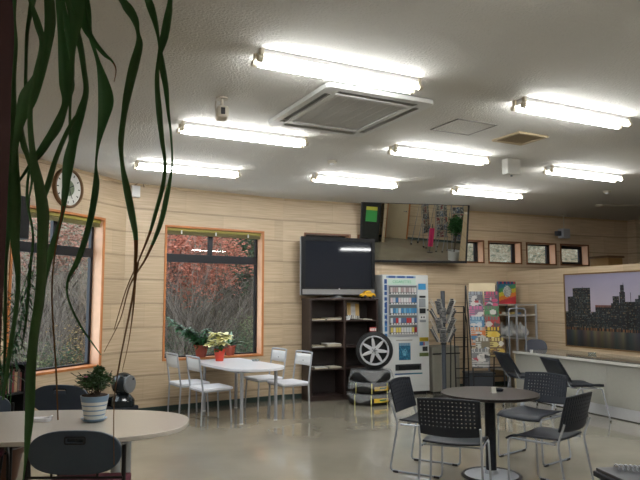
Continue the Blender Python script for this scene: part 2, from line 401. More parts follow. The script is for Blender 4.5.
# ------------------------------------------------------------------ outdoors
def bank_mat():
    m = bpy.data.materials.new('leaf_litter'); m.use_nodes = True; nt = m.node_tree; b = nt.nodes['Principled BSDF']; N = nt.nodes.new; Lk = nt.links.new
    b.inputs['Roughness'].default_value = .95; tc = N('ShaderNodeTexCoord')
    n1 = N('ShaderNodeTexNoise'); n1.inputs['Scale'].default_value = 9; n1.inputs['Detail'].default_value = 8; n1.inputs['Roughness'].default_value = .8; Lk(tc.outputs['Object'], n1.inputs['Vector'])
    rp = N('ShaderNodeValToRGB'); Lk(n1.outputs['Fac'], rp.inputs[0]); e = rp.color_ramp.elements
    e[0].position = .36; e[0].color = lin((30, 30, 26)) + (1,); e[1].position = .66; e[1].color = lin((150, 140, 130)) + (1,)
    for p_, c_ in ((.45, (62, 66, 48)), (.52, (104, 84, 66)), (.58, (96, 100, 84))):
        q = e.new(p_); q.color = lin(c_) + (1,)
    Lk(rp.outputs[0], b.inputs['Base Color']); return m
def bank_h(r): return -0.3 if r < 15 else min(9.0, -0.3 + (r - 15) * 0.85)
mb = MB()
def bank_fn(u, v):
    th = math.radians(-52 + 88 * u); r = 11.5 + 19 * v
    if th > math.radians(-3): r = 14.5 + 16 * v
    jit = .25 * math.sin(th * 60 + r * 2.3) + .2 * math.sin(th * 23 - r * 1.7)
    x, y = r * math.sin(th), r * math.cos(th)
    return (x, y, bank_h(r) + (jit if r > 15 else jit * .1))
mb.grid(bank_fn, 90, 40)
o = obj('ground_bank', mb, bank_mat(), smooth=True); o['kind'] = 'structure'
RB = random.Random(11)
def crown(n, c, rad, size, rnd, flat=1.0):
    mb = MB()
    for _ in range(n):
        while True:
            p = Vector((rnd.uniform(-1, 1), rnd.uniform(-1, 1), rnd.uniform(-1, 1)))
            if .15 < p.length < 1: break
        p = p * (0.55 + .45 * abs(math.sin(p.x * 7 + p.z * 5) * math.cos(p.y * 6)))
        q = Vector(c) + Vector((p.x * rad[0], p.y * rad[1], p.z * rad[2]))
        s = size * rnd.uniform(.6, 1.3); M = Matrix.Translation(q) @ Matrix.Rotation(rnd.uniform(0, 6.3), 4, 'Z') @ Matrix.Rotation(rnd.uniform(0, 3.1), 4, 'X')
        mb.add([(-s, 0, 0), (0, -s * .45, .1 * s), (s, 0, 0), (0, s * .45, .1 * s)], [(0, 1, 2, 3)], M)
    return mb
def branches(n, h, spread, rnd, r=.03, seg=4, lean=.0):
    mb = MB()
    for _ in range(n):
        a = rnd.uniform(0, 2 * PI); L = h * rnd.uniform(.55, 1.1); p = Vector((rnd.uniform(-.1, .1), rnd.uniform(-.1, .1), 0)); pts = [p.copy()]
        d = Vector((math.cos(a) * spread * rnd.uniform(.2, 1), math.sin(a) * spread * rnd.uniform(.2, 1), 1)).normalized()
        for k in range(seg):
            d = (d + Vector((rnd.uniform(-.25, .25), rnd.uniform(-.25, .25), rnd.uniform(-.1, .15)))).normalized(); p = p + d * (L / seg); pts.append(p.copy())
            if k > 0:
                for _ in range(2):
                    e = (d + Vector((rnd.uniform(-.9, .9), rnd.uniform(-.9, .9), rnd.uniform(-.3, .5)))).normalized(); l2 = L * .28
                    q1 = p + e * l2 * .5; q2 = q1 + (e + Vector((rnd.uniform(-.4, .4), rnd.uniform(-.4, .4), .1))).normalized() * l2 * .5
                    mb.tube([p, q1, q2], [r * .35, r * .25, r * .12], 3)
        mb.tube(pts, [r * (1 - .8 * k / seg) for k in range(seg + 1)], 4)
    return mb
bark = mat('bark', (84, 74, 64), .9, var=.3, scale=8); twig = mat('pale_twig', (112, 102, 94), .9, var=.3, scale=6); twig_d = mat('dark_twig', (62, 55, 48), .9, var=.3, scale=6)
maple = mat('maple_leaves', (170, 104, 84), .7, var=.7, scale=7); pinkl = mat('pink_leaves', (140, 100, 84), .7, var=.6, scale=7)
evergreen = mat('evergreen_leaves', (52, 78, 50), .7, var=.4, scale=2); olive = mat('olive_leaves', (112, 118, 84), .7, var=.35, scale=2); palef = mat('pale_foliage', (176, 184, 168), .7, var=.3, scale=4); yell = mat('straw_leaves', (168, 140, 92), .7, var=.35, scale=2)
def polar(px, r):
    th = math.atan((px - 320) / F); return Vector((r * math.sin(th), r * math.cos(th), 0))
def tree(px, r, h, rad, lm, n, size, label, name='bush', cz=None, cat='tree', group=None, tk=.07):
    b_ = polar(px, r); b_.z = bank_h(r) - .25
    t = thing(name, label, cat, b_, 0, group)
    obj('trunk', branches(3, h * .95, .35, RB, tk, 5), bark, t)
    obj('foliage', crown(n, (0, 0, cz if cz else h * .68), rad, size, RB), lm, t)
    return t
tree(195, 14.2, 4.4, (1.55, 1.2, 1.35), maple, 9500, .036, 'red maple filling the top left of the right-hand big window', 'maple_tree', cz=3.1)
tree(150, 15.6, 4.6, (1.7, 1.3, 1.5), pinkl, 5000, .045, 'faded pink-leaved maple behind the red maple outside', 'maple_tree', cz=2.7)
tree(252, 15.8, 5.0, (1.1, 1.0, 1.9), evergreen, 6500, .045, 'dark evergreen at the right side of the right-hand big window', 'evergreen_tree', cz=3.0)
tree(238, 17.5, 3.2, (1.3, 1.2, 1.0), olive, 3500, .045, 'olive-green bush low behind the evergreen outside', 'bush', cz=1.3)
tree(70, 14.5, 4.4, (1.3, 1.0, .9), pinkl, 1600, .045, 'sparse pink-leaved tree at the top of the left-hand big window', 'maple_tree', cz=3.3)
tree(20, 16, 4.4, (1.7, 1.0, 1.0), pinkl, 1300, .045, 'sparse reddish tree at the far left outside window', 'maple_tree', cz=2.5)
tree(90, 13.2, 3.0, (1.0, .9, .9), yell, 1100, .025, 'straw-coloured bush outside the left-hand big window', 'bush', cz=1.1)
for px, r, lm_, cz_, lb_ in ((172, 13.6, evergreen, 1.0, 'low dark green bush at the bottom left of the right-hand big window'), (203, 13.2, olive, .8, 'low olive bush at the bottom middle of the right-hand big window'), (233, 13.5, evergreen, 1.0, 'low dark bush right of the olive one outside the right-hand big window'),
                             (255, 13.8, olive, 1.3, 'olive bush at the lower right corner of the right-hand big window'), (28, 12.9, olive, .9, 'low olive bush outside the left part of the left-hand big window'), (66, 13.0, evergreen, .8, 'low dark bush outside the middle of the left-hand big window')):
    tree(px, r, 1.8, (.85, .7, .75), lm_, 1800, .028, lb_, 'undergrowth_bush', cz=cz_, cat='bush', tk=.02)
for i, (px, r) in enumerate(((500, 20.5), (540, 21), (470, 21), (580, 22), (610, 20))):
    tree(px, r, 4.5, (1.5, 1.3, 1.6), (palef, olive, palef, palef, olive)[i], 2600, .07,
         ('pale tree outside behind the second small window from the right partition', 'olive-green tree outside behind the third small window', 'pale tree outside beside the mirror end', 'pale tree outside behind the last small window', 'olive-green tree outside beyond the far corner')[i], 'hillside_tree', cz=2.2)
for i in range(26):
    px = [8, 22, 34, 46, 58, 70, 82, 94, 168, 180, 192, 204, 216, 228, 240, 250, 14, 40, 64, 88, 174, 198, 222, 246, 490, 545][i] + RB.uniform(-4, 4)
    r = 13.0 + (i % 4) * 1.1 if i < 24 else 20
    b_ = polar(px, r); b_.z = bank_h(r) - .2
    o = obj('bare_shrub', branches(14, RB.uniform(2.4, 3.6), .9, RB, .011, 7), twig if i % 3 else twig_d, loc=b_)
    tag(o, 'leafless twiggy shrub on the bank outside the windows', 'shrub', 'bare shrubs on the bank')

# ------------------------------------------------------------------ ceiling lamps and fittings
tube_m = mat('lit_tube', (255, 252, 246), .5, var=0, emit=LAMP)
tube_m.node_tree.nodes['Principled BSDF'].inputs['Emission Color'].default_value = (*TUBE_COL, 1)
lampholder = mat('lampholder', (206, 196, 176), .5)
def lamp_proto(label):
    t = thing('fluorescent_lamp', label, 'ceiling light', (0, 0, CH - .0015), 0, 'twin tube lamps on the ceiling')
    body = MB()
    prof = [(-.058, 0), (-.066, -.030), (-.064, -.036), (-.028, -.046), (.028, -.046), (.064, -.036), (.066, -.030), (.058, 0)]
    nn_ = len(prof); body.add([(x_, y_, z_) for x_ in (-.62, .62) for y_, z_ in prof], [(i, (i + 1) % nn_, nn_ + (i + 1) % nn_, nn_ + i) for i in range(nn_)] + [(7, 0, 3, 4), (0, 1, 2, 3), (4, 5, 6, 7), (15, 12, 11, 8), (11, 10, 9, 8), (15, 14, 13, 12)])
    obj('lamp_body', body, whitep, t)
    for sx in (-1, 1):
        for sy in (-1, 1):
            obj('lamp_holder', MB().cyl((sx * .625, sy * .055, -.068), (sx * .655, sy * .055, -.068), .022, n=12).bb((sx * .63 - .012, sy * .055 - .014, -.07), (sx * .63 + .012, sy * .055 + .014, -.0)), lampholder, t)
    for sy in (-1, 1):
        obj('fluorescent_tube', MB().cyl((-.61, sy * .055, -.0688), (.61, sy * .055, -.0688), .016, n=10), tube_m, t, smooth=True)
    return t
LPX = [((250, 58), (423, 84), 'nearest ceiling tube lamp in front of the air conditioner'), ((514, 101), (627, 124), 'tube lamp at upper right, beyond the beige ceiling vent from the wall'),
       ((178, 125), (305, 143), 'tube lamp left of the air conditioner, beside the ceiling camera'), ((389, 148), (488, 161), 'tube lamp just beyond the square ceiling hatch'),
       ((134, 165), (240, 173), 'farthest left tube lamp, above the cabled wall box'), ((312, 177), (397, 185), 'tube lamp nearest above the wall mirror'),
       ((452, 189), (521, 197), 'smallest-looking tube lamp, near the wall by the mirror end'), ((546, 168), (620, 179), 'tube lamp at right beyond the white hanging ceiling box')]
proto = None
for a, b, lb in LPX:
    dy_ = 6 - 3.4 * (a[1] - 58) / 130 if a[1] < 188 else 2.5
    A = atz(a[0], a[1] + dy_, 3.14); B = atz(b[0], b[1] + dy_, 3.14); m_ = (A + B) / 2; rz = ROOM
    if proto is None: proto = lamp_proto(lb); proto.location = (m_.x, m_.y, CH - .0015); proto.rotation_euler = (0, 0, rz)
    else: dup(proto, (m_.x, m_.y, CH - .0015), rz, lb)
for a, b, lb in ((2.05, 1.85, 'added unseen tube lamp just above the upper edge of the view'), (4.25, 1.85, 'added tube lamp out of view to the right of the upper corner'), (4.25, 0.1, 'added tube lamp out of view beside the viewer'), (8.6, 0.1, 'added tube lamp out of view over the leaflet racks')):  # unseen extra lamps, added in line with the others to brighten the ceiling
    q = ab(a, b); dup(proto, (q.x, q.y, CH - .0015), ROOM, lb)

# air conditioner cassette
q = [atz(*p_, 3.2) for p_ in ((268, 122.5), (332, 83), (435, 102.5), (357.5, 134.5))]; cc = sum(q, Vector()) / 4
t = thing('air_conditioner', 'white square ceiling cassette air conditioner with dark slots', 'air conditioner', (cc.x, cc.y, CH - .006), ROOM)
S = .59
fr = plate(rectring(-S, -S, S, S, .06), [rectring(-.405, -.405, .405, .405)] +
           [rectring(-.44, .455, .44, .53), rectring(-.44, -.53, .44, -.455), rectring(.455, -.44, .53, .44), rectring(-.53, -.44, -.455, .44)], .03, .004)
t.scale = (.85, 1.02, 1); obj('panel', xf(fr, Matrix.Translation((0, 0, -.02))), mat('cassette_white', (200, 201, 198), .45), t)
obj('housing', MB().box((0, 0, -.004), (1.04, 1.04, .008)), mat('slot_dark', (34, 36, 38), .7), t)
for k in range(4):
    M = Matrix.Rotation(k * PI / 2, 4, 'Z')
    obj('vane', MB().box((0, .48, -.02), (.78, .035, .006), 0, M), mat('vane_grey', (110, 112, 112), .5), t)
obj('filter_plate', MB().box((0, 0, -.012), (.808, .808, .006)), mat('filter_grey', (176, 177, 175), .7), t)
gm = MB()
for k in range(39): gm.box((0, -.38 + k * .02, -.022), (.79, .012, .012))
for k in range(7): gm.box((-.36 + k * .12, 0, -.024), (.008, .79, .010))
obj('intake_grille', gm, mat('grille_grey', (206, 207, 206), .5), t)
# hatch and vent
def sq(px): return [atz(*p_, CH) for p_ in px]
q = sq(((429, 129), (459, 119), (498, 124.5), (468, 135))); cc = sum(q, Vector()) / 4
t = thing('ceiling_hatch', 'flush square access hatch with thin grey frame in ceiling', 'hatch', (cc.x, cc.y, CH), ROOM)
obj('hatch_frame', xf(plate(rectring(-.235, -.21, .235, .21), [rectring(-.222, -.197, .222, .197)], .008), Matrix.Translation((0, 0, -.003))), mat('hatch_frame_grey', (120, 118, 112), .5, .3), t)
obj('hatch_lid', MB().box((0, 0, -.002), (.438, .388, .004)), MATS['ceiling_paint'], t)
q = sq(((493, 140), (520, 131), (548, 136), (519, 143.5))); cc = sum(q, Vector()) / 4
t = thing('ceiling_vent', 'beige louvred square ceiling vent next to the hatch', 'vent', (cc.x, cc.y, CH), ROOM)
vm = mat('vent_beige', (172, 154, 122), .5)
obj('vent_frame', xf(plate(rectring(-.2, -.19, .2, .19), [rectring(-.165, -.155, .165, .155)], .02), Matrix.Translation((0, 0, -.01))), vm, t)
gm = MB()
for k in range(11): gm.box((0, -.14 + k * .028, -.008), (.33, .018, .006))
obj('louvre', gm, mat('vent_beige_dark', (146, 128, 98), .5), t)
# hanging box, camera, detectors
p_ = atz(511, 159, CH)
t = thing('ceiling_speaker', 'white box hanging from the ceiling beyond the beige vent', 'speaker', (p_.x, p_.y, CH), ROOM)
obj('housing', MB().bb((-.10, -.05, -.19), (.10, .05, -.005)), mat('box_white', (196, 196, 190), .5), t, bevel=.008)
obj('plug', MB().cyl((.0, 0, -.21), (.0, 0, -.19), .012), greyp, t)
p_ = atz(222, 98, CH)
t = thing('security_camera', 'small beige security camera under ceiling left of the air conditioner', 'camera', (p_.x, p_.y, CH), math.radians(-75))
cbg = mat('camera_beige', (184, 176, 160), .5)
obj('mount', MB().cyl((0, 0, -.012), (0, 0, 0), .05, .05).cyl((0, 0, -.09), (0, 0, -.01), .012), cbg, t)
obj('housing', MB().box((.02, 0, -.135), (.15, .095, .10)), cbg, t, bevel=.02)
obj('lens', MB().box((.1, 0, -.135), (.012, .035, .055)), blackm, t, bevel=.004)
obj('cable', MB().tube(soft([(-.05, 0, -.135), (-.13, -.03, -.12), (-.13, -.04, -.03), (-.08, -.04, -.002)], .04), .006), cbg, t)
for px, py, lb in ((332, 161, 'small round ceiling detector beyond the air conditioner'), (607, 191, 'small round ceiling detector at far right')):
    p_ = atz(px, py, CH)
    t = thing('smoke_detector', lb, 'detector', (p_.x, p_.y, CH), 0)
    obj('base', MB().lathe([(.055, 0), (.055, -.018), (.045, -.028)], c=(0, 0, 0)), cbg, t, smooth=True)
    obj('sensor', MB().lathe([(.028, -.028), (.028, -.042), (.01, -.05)]), whitep, t, smooth=True)
p_ = atz(600, 204.5, CH)
t = thing('cable_rosette', 'beige ceiling cable outlet with a cord running right', 'cable outlet', (p_.x, p_.y, CH), 0)
obj('cover', MB().lathe([(.07, 0), (.07, -.03), (.045, -.045)]), cbg, t, smooth=True)
obj('cord', MB().tube([(.05, 0, -.012), (.6, .02, -.012), (1.6, .02, -.012)], .012), cbg, t)
# small speaker hanging near the end wall
s_, z_ = SB.hit(564, 233, .25); p_ = SB.P(s_, .25)
t = thing('hanging_speaker', 'small silver speaker hung on a rod near the last small window', 'speaker', (p_.x, p_.y, CH), SB.rz)
obj('rod', MB().cyl((0, 0, -.28), (0, 0, 0), .008).cyl((0, 0, -.02), (0, 0, 0), .05), cbg, t)
obj('housing', MB().bb((-.09, -.07, -.46), (.09, .07, -.28)), silver, t, bevel=.01)
obj('mesh_face', MB().bb((-.075, -.078, -.445), (.075, -.07, -.295)), mat('mesh_grey', (150, 150, 152), .6), t)
obj('side_box', MB().bb((-.2, -.04, -.42), (-.1, .04, -.33)), greyp, t, bevel=.005)

# ------------------------------------------------------------------ things on the left walls
s_, z_ = SL.hit(68.5, 188, .02); p_ = SL.P(s_, .0)
t = thing('wall_clock', 'round wall clock with brown rim above the left window', 'clock', (p_.x, p_.y, z_), SL.rz)
MY = Matrix.Rotation(PI / 2, 4, 'X')    # lathe axis z -> -y
obj('rim', MB().lathe([(.215, .0), (.25, .0), (.25, .03), (.24, .045), (.22, .045), (.215, .03), (.215, 0)], 40, M=MY, caps=False), mat('clock_rim', (120, 92, 66), .3, .4), t, smooth=True)
obj('dial', MB().cyl((0, -.001, 0), (0, -.02, 0), .216, n=40), mat('clock_dial', (206, 206, 200), .3), t)
mk = MB()
for k in range(12):
    M = Matrix.Rotation(k * PI / 6, 4, 'Y'); mk.box((0, -.022, .18), (.012, .003, .03), 0, M)
obj('hour_marks', mk, blackm, t)
obj('inner_scene', MB().lathe([(.10, .02), (.10, .024)], 30, M=MY), mat('clock_inner', (96, 110, 84), .4, var=.6, scale=25), t)
for ang, L_, w_ in ((1.1, .09, .012), (2.7, .14, .008)):
    obj('clock_hand', MB().box((0, -.03, L_ / 2), (w_, .003, L_), 0, Matrix.Rotation(ang, 4, 'Y')), blackm, t)
s_, z_ = SL.hit(15, 216, .15); p_ = SL.P(s_, .0)
t = thing('wall_speaker', 'black loudspeaker mounted on wall left of the left window', 'speaker', (p_.x, p_.y, z_), SL.rz)
obj('cabinet', MB().bb((-.12, -.24, -.25), (.12, -.06, .22)), blackp, t, bevel=.01)
obj('bracket', MB().bb((-.03, -.06, -.05), (.03, 0, .05)), blackm, t)
obj('grille', MB().bb((-.105, -.25, -.235), (.105, -.24, .205)), mat('grille_black', (18, 18, 20), .8), t)
s_, z_ = SM.hit(135.5, 191.5, .04); p_ = SM.P(s_, .0)
t = thing('wall_junction_box', 'white electrical box with cables on the wall between the big windows', 'electrical box', (p_.x, p_.y, z_), SM.rz)
obj('housing', MB().bb((-.06, -.07, -.08), (.06, 0, .08)), whitep, t, bevel=.006)
obj('bracket', MB().bb((-.25, -.03, -.07), (-.08, 0, .09)), mat('cream_box', (190, 172, 140), .5), t, bevel=.005)
cm = MB(); tp = CH - .045 - z_
cm.tube(soft([(-.02, -.02, .08), (.1, -.02, .18), (.13, -.02, tp)], .05), .008); cm.tube(soft([(-.1, -.02, .09), (-.16, -.02, .22), (-.15, -.02, tp)], .05), .008)
obj('cable', cm, mat('cable_brown', (120, 100, 78), .6), t)

# ------------------------------------------------------------------ the mirror on the back wall and what it shows
mir = bpy.data.materials.new('mirror_silver'); mir.use_nodes = True; b = mir.node_tree.nodes['Principled BSDF']
b.inputs['Base Color'].default_value = (.74, .76, .72, 1); b.inputs['Metallic'].default_value = 1; b.inputs['Roughness'].default_value = .0
YAW = math.radians(11); TILT = math.radians(9.5)
MC = aty(415.0, 233, 11.0)
MW, MHH = 1.95, 1.03
t = thing('wall_mirror', 'wide black-framed mirror tilted down from the top of the back wall', 'mirror', MC, YAW)
MT = Matrix.Rotation(TILT, 4, 'X')        # top leans towards the room (-y)
obj('mirror_glass', xf(MB().bb((-MW / 2 + .02, -.004, -MHH / 2 + .02), (MW / 2 - .02, .004, MHH / 2 - .02)), MT), mir, t)
obj('mirror_frame', xf(plate(rectring(-MW / 2, -MHH / 2, MW / 2, MHH / 2), [rectring(-MW / 2 + .022, -MHH / 2 + .04, MW / 2 - .025, MHH / 2 - .018)], .03), MT @ UPX), blackm, t)
obj('backing', xf(MB().bb((-MW / 2 + .01, .006, -MHH / 2 + .01), (MW / 2 - .01, .02, MHH / 2 - .01)), MT), dark_wood, t)
br = MB()
for sx in (-.75, .75): br.cyl((sx, .05, -.3), (sx, (.62 if sx > 0 else .22), -.3), .012, n=8)
obj('bracket', br, blackm, t)

def door(name, seg, x0, x1, h):
    t = thing(name, None, None, (seg.p0.x, seg.p0.y, 0), seg.rz, kind='structure')
    obj('door_leaf', MB().bb((x0 + .05, -.02, .0), (x1 - .05, 0, h - .05)), mat('door_beige', (206, 190, 160), .5), t)
    mb = MB(); mb.bb((x0, -.04, 0), (x0 + .05, 0, h)); mb.bb((x1 - .05, -.04, 0), (x1, 0, h)); mb.bb((x0 + .05, -.04, h - .05), (x1 - .05, 0, h))
    obj('door_frame', mb, orange_wood, t)
    obj('door_handle', MB().cyl((x0 + .12, -.07, 1.0), (x0 + .12, -.02, 1.0), .02).cyl((x0 + .12, -.06, 1.0), (x0 + .22, -.06, 1.0), .01), chrome, t)
q = ab(12.6, -2.6)
door('door_1', S4, 12.6 - 6.98, 12.6 - 6.16, 2.05)
qa = ab(6.0, -2.6); SJ = Seg(ab(6.06, -1.75).to_2d(), ab(6.06, -2.6).to_2d())
o = obj('wall_return', MB().bb((0, -.0, 0), (.85, .1, CH)), SIDING, loc=(SJ.p0.x, SJ.p0.y, 0), rz=SJ.rz); o['kind'] = 'structure'

def cover(seed, palette=None, photo=False):
    r = random.Random(seed); pal = palette or [(200, 60, 60), (60, 110, 180), (230, 200, 60), (226, 226, 220), (60, 60, 66), (90, 160, 110), (225, 130, 160), (240, 150, 60)]
    bg_ = r.choice(pal); ti = r.choice([c for c in pal if c != bg_]); blobs = [(r.uniform(.15, .85), r.uniform(.1, .7), r.uniform(.06, .26), r.uniform(.05, .15), r.choice(pal + [(225, 222, 216), (70, 70, 76)])) for _ in range(12)]
    mu = lambda c: tuple(int(x * .84 + 28) for x in c)
    pal = [mu(c) for c in pal]; bg_ = mu(bg_); ti = mu(ti); blobs = [(*q_[:4], mu(q_[4])) for q_ in blobs]
    def fn(u, v):
        if v > .82 and .06 < u < .94: return ti if (int(u * 14 + seed) % 3) else bg_
        for x, y, a, b_, c_ in blobs:
            if ((u - x) / a) ** 2 + ((v - y) / b_) ** 2 < 1: return c_
        if int(v * 24) % 3 == 0 and u < .4 + .2 * ((int(v * 24) * 7 + seed) % 3): return ti
        return bg_
    return fn

# ------------------------------------------------------------------ partition: skyline poster, counter, shelf unit
ps0, pz0 = S6.hit(564.5, 345, .012); ps0, pz1 = S6.hit(564.3, 275, .012)
RS = random.Random(5); PW = 2.05; PHh = pz1 - pz0
# towers as read off the photographed poster: (left, right, top) on the print, then carried on beyond the picture's edge
def pu(cx, cy):
    a_, z_ = S6.hit(540 + cx / 4.0, 260 + cy / 4.0, .012); return (a_ - ps0) / PW, (z_ - pz0) / PHh
TW = []
for k_, (c0, c1_, ct) in enumerate(((103, 112, 205), (112, 131, 145), (132, 197, 111), (197, 208, 218), (207, 222, 208), (222, 285, 181), (285, 319, 172), (292, 313, 146), (319, 336, 128), (322, 332, 98), (333, 381, 167), (381, 400, 155), (395, 401, 141))):
    u0, v0_ = pu(c0, ct); u1, v1_ = pu(c1_, ct); TW.append((max(0, u0 - .004), u1 + .006, (v0_ + v1_) / 2))
ue = TW[-1][1]
for (a_, b_, h_) in ((0, .05, .62), (.05, .09, .5), (.09, .15, .58), (.15, .19, .42), (.19, .26, .52), (.26, .33, .40), (.33, .38, .47), (.38, .6, .36)): TW.append((ue + a_, ue + b_, h_))
def skyline(u, v):
    wl = .225
    if v < wl:                                          # water with coloured streaks
        pal_ = [(66, 68, 84), (92, 88, 84), (104, 100, 66), (60, 78, 78), (96, 76, 74), (48, 50, 62), (120, 116, 86)]
        k = int(u * 30); tt = u * 30 - k; ca = pal_[(k * 5 + k // 3) % 7]; cb = pal_[((k + 1) * 5 + (k + 1) // 3) % 7]; base = tuple(ca[i] * (1 - tt) + cb[i] * tt for i in range(3))
        f_ = .55 + .45 * v / wl; return tuple(int(c * f_) for c in base)
    if v < wl + .035: return (140, 96, 60) if random.Random(int(u * 190)).random() < .35 else (26, 26, 34)
    top = 0; idx = -1
    for i, (a, b_, h_) in enumerate(TW):
        if a <= u < b_ and h_ > top: top = h_; idx = i
    for a, h_ in ((pu(165, 0)[0], pu(165, 107)[1]), (pu(356, 0)[0], pu(356, 130)[1]), (pu(327, 0)[0], pu(327, 92)[1])):
        if abs(u - a) < .0022: top = max(top, h_)
    if v < top:
        cx, cy = int(u * 150), int(v * 90); r_ = random.Random(cx * 977 + cy * 131)
        dark = (30, 33, 40) if idx != 10 else (20, 22, 28)
        if cy % 2 == 0 and r_.random() < (.45 if idx in (2, 5, 8) else .28): return r_.choice([(104, 112, 104), (84, 94, 96), (128, 112, 84), (64, 84, 84)])
        if idx == 5 and v > top - .03: return (130, 74, 66)
        return dark
    g = (v - wl) / (1 - wl); return (int(206 - 46 * g), int(194 - 38 * g), int(202 - 20 * g))
t = thing('skyline_poster', 'large framed photo of a dusk city skyline over water on the partition', 'poster', (S6.P(ps0 + PW / 2, 0.0).x, S6.P(ps0 + PW / 2, 0.0).y, pz0), S6.rz)
printed('poster_print', PW, PHh, 236, 110, skyline, t, Matrix.Translation((0, -.012, 0)))
obj('poster_frame', xf(plate(rectring(-PW / 2 - .015, -.015, PW / 2 + .015, PHh + .015), [rectring(-PW / 2 + .005, .005, PW / 2 - .005, PHh - .005)], .022), Matrix.Translation((0, -.0115, 0)) @ UPX), mat('poster_frame_wood', (122, 92, 54), .4), t)
obj('backing', MB().bb((-PW / 2, -.009, 0), (PW / 2, -.001, PHh)), blackm, t)

CT = .75; CO = .95; CS0 = 1.3; CS1 = 5.9
t = thing('service_counter', 'long pale grey counter with glossy top in front of the partition', 'counter', (S6.p0.x, S6.p0.y, 0), S6.rz)
topm = mat('counter_top', (160, 156, 144), .06, var=.05)
obj('counter_top', MB().bb((CS0, -CO, CT - .03), (CS1, -.004, CT)), topm, t, bevel=.004)
obj('edge_strip', MB().bb((CS0, -CO - .008, CT - .034), (CS1, -CO - .001, CT + .001)), mat('edge_white', (214, 214, 208), .35), t)
pm = MB()
for k in range(5):
    a = CS0 + .03 + k * .93; pm.bb((a, -CO + .03, .16), (a + .926, -CO + .06, CT - .03))
obj('front_panel', pm, mat('panel_grey', (168, 168, 160), .4), t)
obj('end_panel', MB().bb((CS0 + .0, -CO + .02, 0), (CS0 + .03, -.03, CT - .03)), mat('panel_cream', (206, 194, 166), .45), t)
obj('kick_strip', MB().bb((CS0 + .03, -CO + .032, .015), (CS1, -CO + .055, .16)), mat('kick_steel', (206, 208, 212), .3, .25), t)
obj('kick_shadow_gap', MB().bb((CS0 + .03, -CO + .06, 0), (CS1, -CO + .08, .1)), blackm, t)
# glass ashtray and cap on counter
q = atz(592, 354.5, CT)
t = thing('glass_ashtray', 'clear glass ashtray on the long counter', 'ashtray', (q.x, q.y, CT))
obj('bowl', MB().lathe([(.05, 0), (.062, .03), (.055, .03), (.044, .008)]), mat('clear_glass', (225, 235, 235), .05, trans=.9), t, smooth=True)
q = atz(531.5, 353, CT)
tag(obj('small_cup', MB().lathe([(.018, 0), (.026, .05), (.023, .05), (.016, .006)]), whitep, loc=(q.x, q.y, CT), smooth=True), 'tiny white cup at the far end of the counter', 'cup')

# steel shelf unit between the counter and the back wall
t = thing('steel_shelf_unit', 'low steel frame shelf unit against the partition boards', 'shelf unit', (S6.P(.03, .5).x, S6.P(.03, .5).y, 0), S6.rz)
HS = 1.50; mb = MB()
for x in (0, .80):
    for y in (0, .42): obj('leg', MB().bb((x, y, 0), (x + .028, y + .028, HS)), silver, t)
for z in (.35, .92, 1.32, HS): obj('shelf', MB().bb((.01, .01, z - .025), (.818, .438, z)), mat('shelf_steel', (176, 172, 166), .4, .3), t)
def on_s6(s, off, z): return S6.P(s, off, z + .0012)
q = on_s6(.42, .35, HS)
t = thing('rainbow_box', 'rainbow-coloured flat carton with silver picture on the steel shelf unit', 'box', q, .25)
def rain(u, v):
    if ((u - .5) / .24) ** 2 + ((v - .56) / .26) ** 2 < 1: return (206, 208, 204) if (int(u * 40) + int(v * 44)) % 3 else (104, 110, 112)
    if v > .88: return (40, 60, 110) if int(u * 18) % 4 else (200, 60, 70)
    cs = [(196, 50, 60), (196, 60, 70), (220, 130, 50), (206, 190, 60), (70, 140, 90), (40, 110, 130), (44, 90, 130)]
    return cs[min(6, int((v * .8 + .18 * (1 - u)) * 7))]
printed('carton_front', .34, .40, 24, 28, rain, t, Matrix.Translation((0, -.03, 0)))
obj('carton', MB().bb((-.17, -.029, 0), (.17, .04, .40)), mat('carton_blue', (50, 84, 120), .5), t)
bagm = mat('bag_clear', (176, 178, 178), .3, var=.4, scale=40, bump=1.0)
for i, (s, off, z, r_) in enumerate(((.20, .3, .922, .12), (.44, .27, .922, .14), (.69, .28, .922, .13))):
    mb = MB(); rr = random.Random(i)
    mb.grid(lambda u, v: (lambda rad: (rad * math.cos(2 * PI * u), rad * .7 * math.sin(2 * PI * u), v * r_ * 2.0))(r_ * (math.sin(PI * min(1, v + .12) ** .8) * .9 + .1) * (1 + .14 * math.sin(9 * 2 * PI * u + 4 * v + i))), 40, 12)
    o = obj('plastic_bag', mb, bagm, smooth=True, loc=on_s6(s, off, z)); tag(o, ('grey crinkled plastic bag at the left on the steel shelf', 'bulging clear plastic bag in the middle of the steel shelf', 'silvery plastic bag at the right of the steel shelf')[i], 'bag', 'bags on the steel shelf')
for i, (s, z, c_) in enumerate(((.2, 1.32, (190, 120, 70)), (.36, 1.32, (200, 200, 190)), (.55, 1.32, (180, 160, 90)), (.72, 1.32, (90, 120, 150)))):
    tag(obj('small_carton', MB().bb((-.05, -.03, 0), (.05, .03, .035), None), mat('carton_%d' % i, c_, .6), loc=on_s6(s, .35, z), rz=S6.rz, bevel=.003),
        ('orange small carton on the upper steel shelf', 'white small carton on the upper steel shelf', 'mustard small carton on the upper steel shelf', 'blue small carton on the upper steel shelf')[i], 'carton', 'cartons on the upper steel shelf')
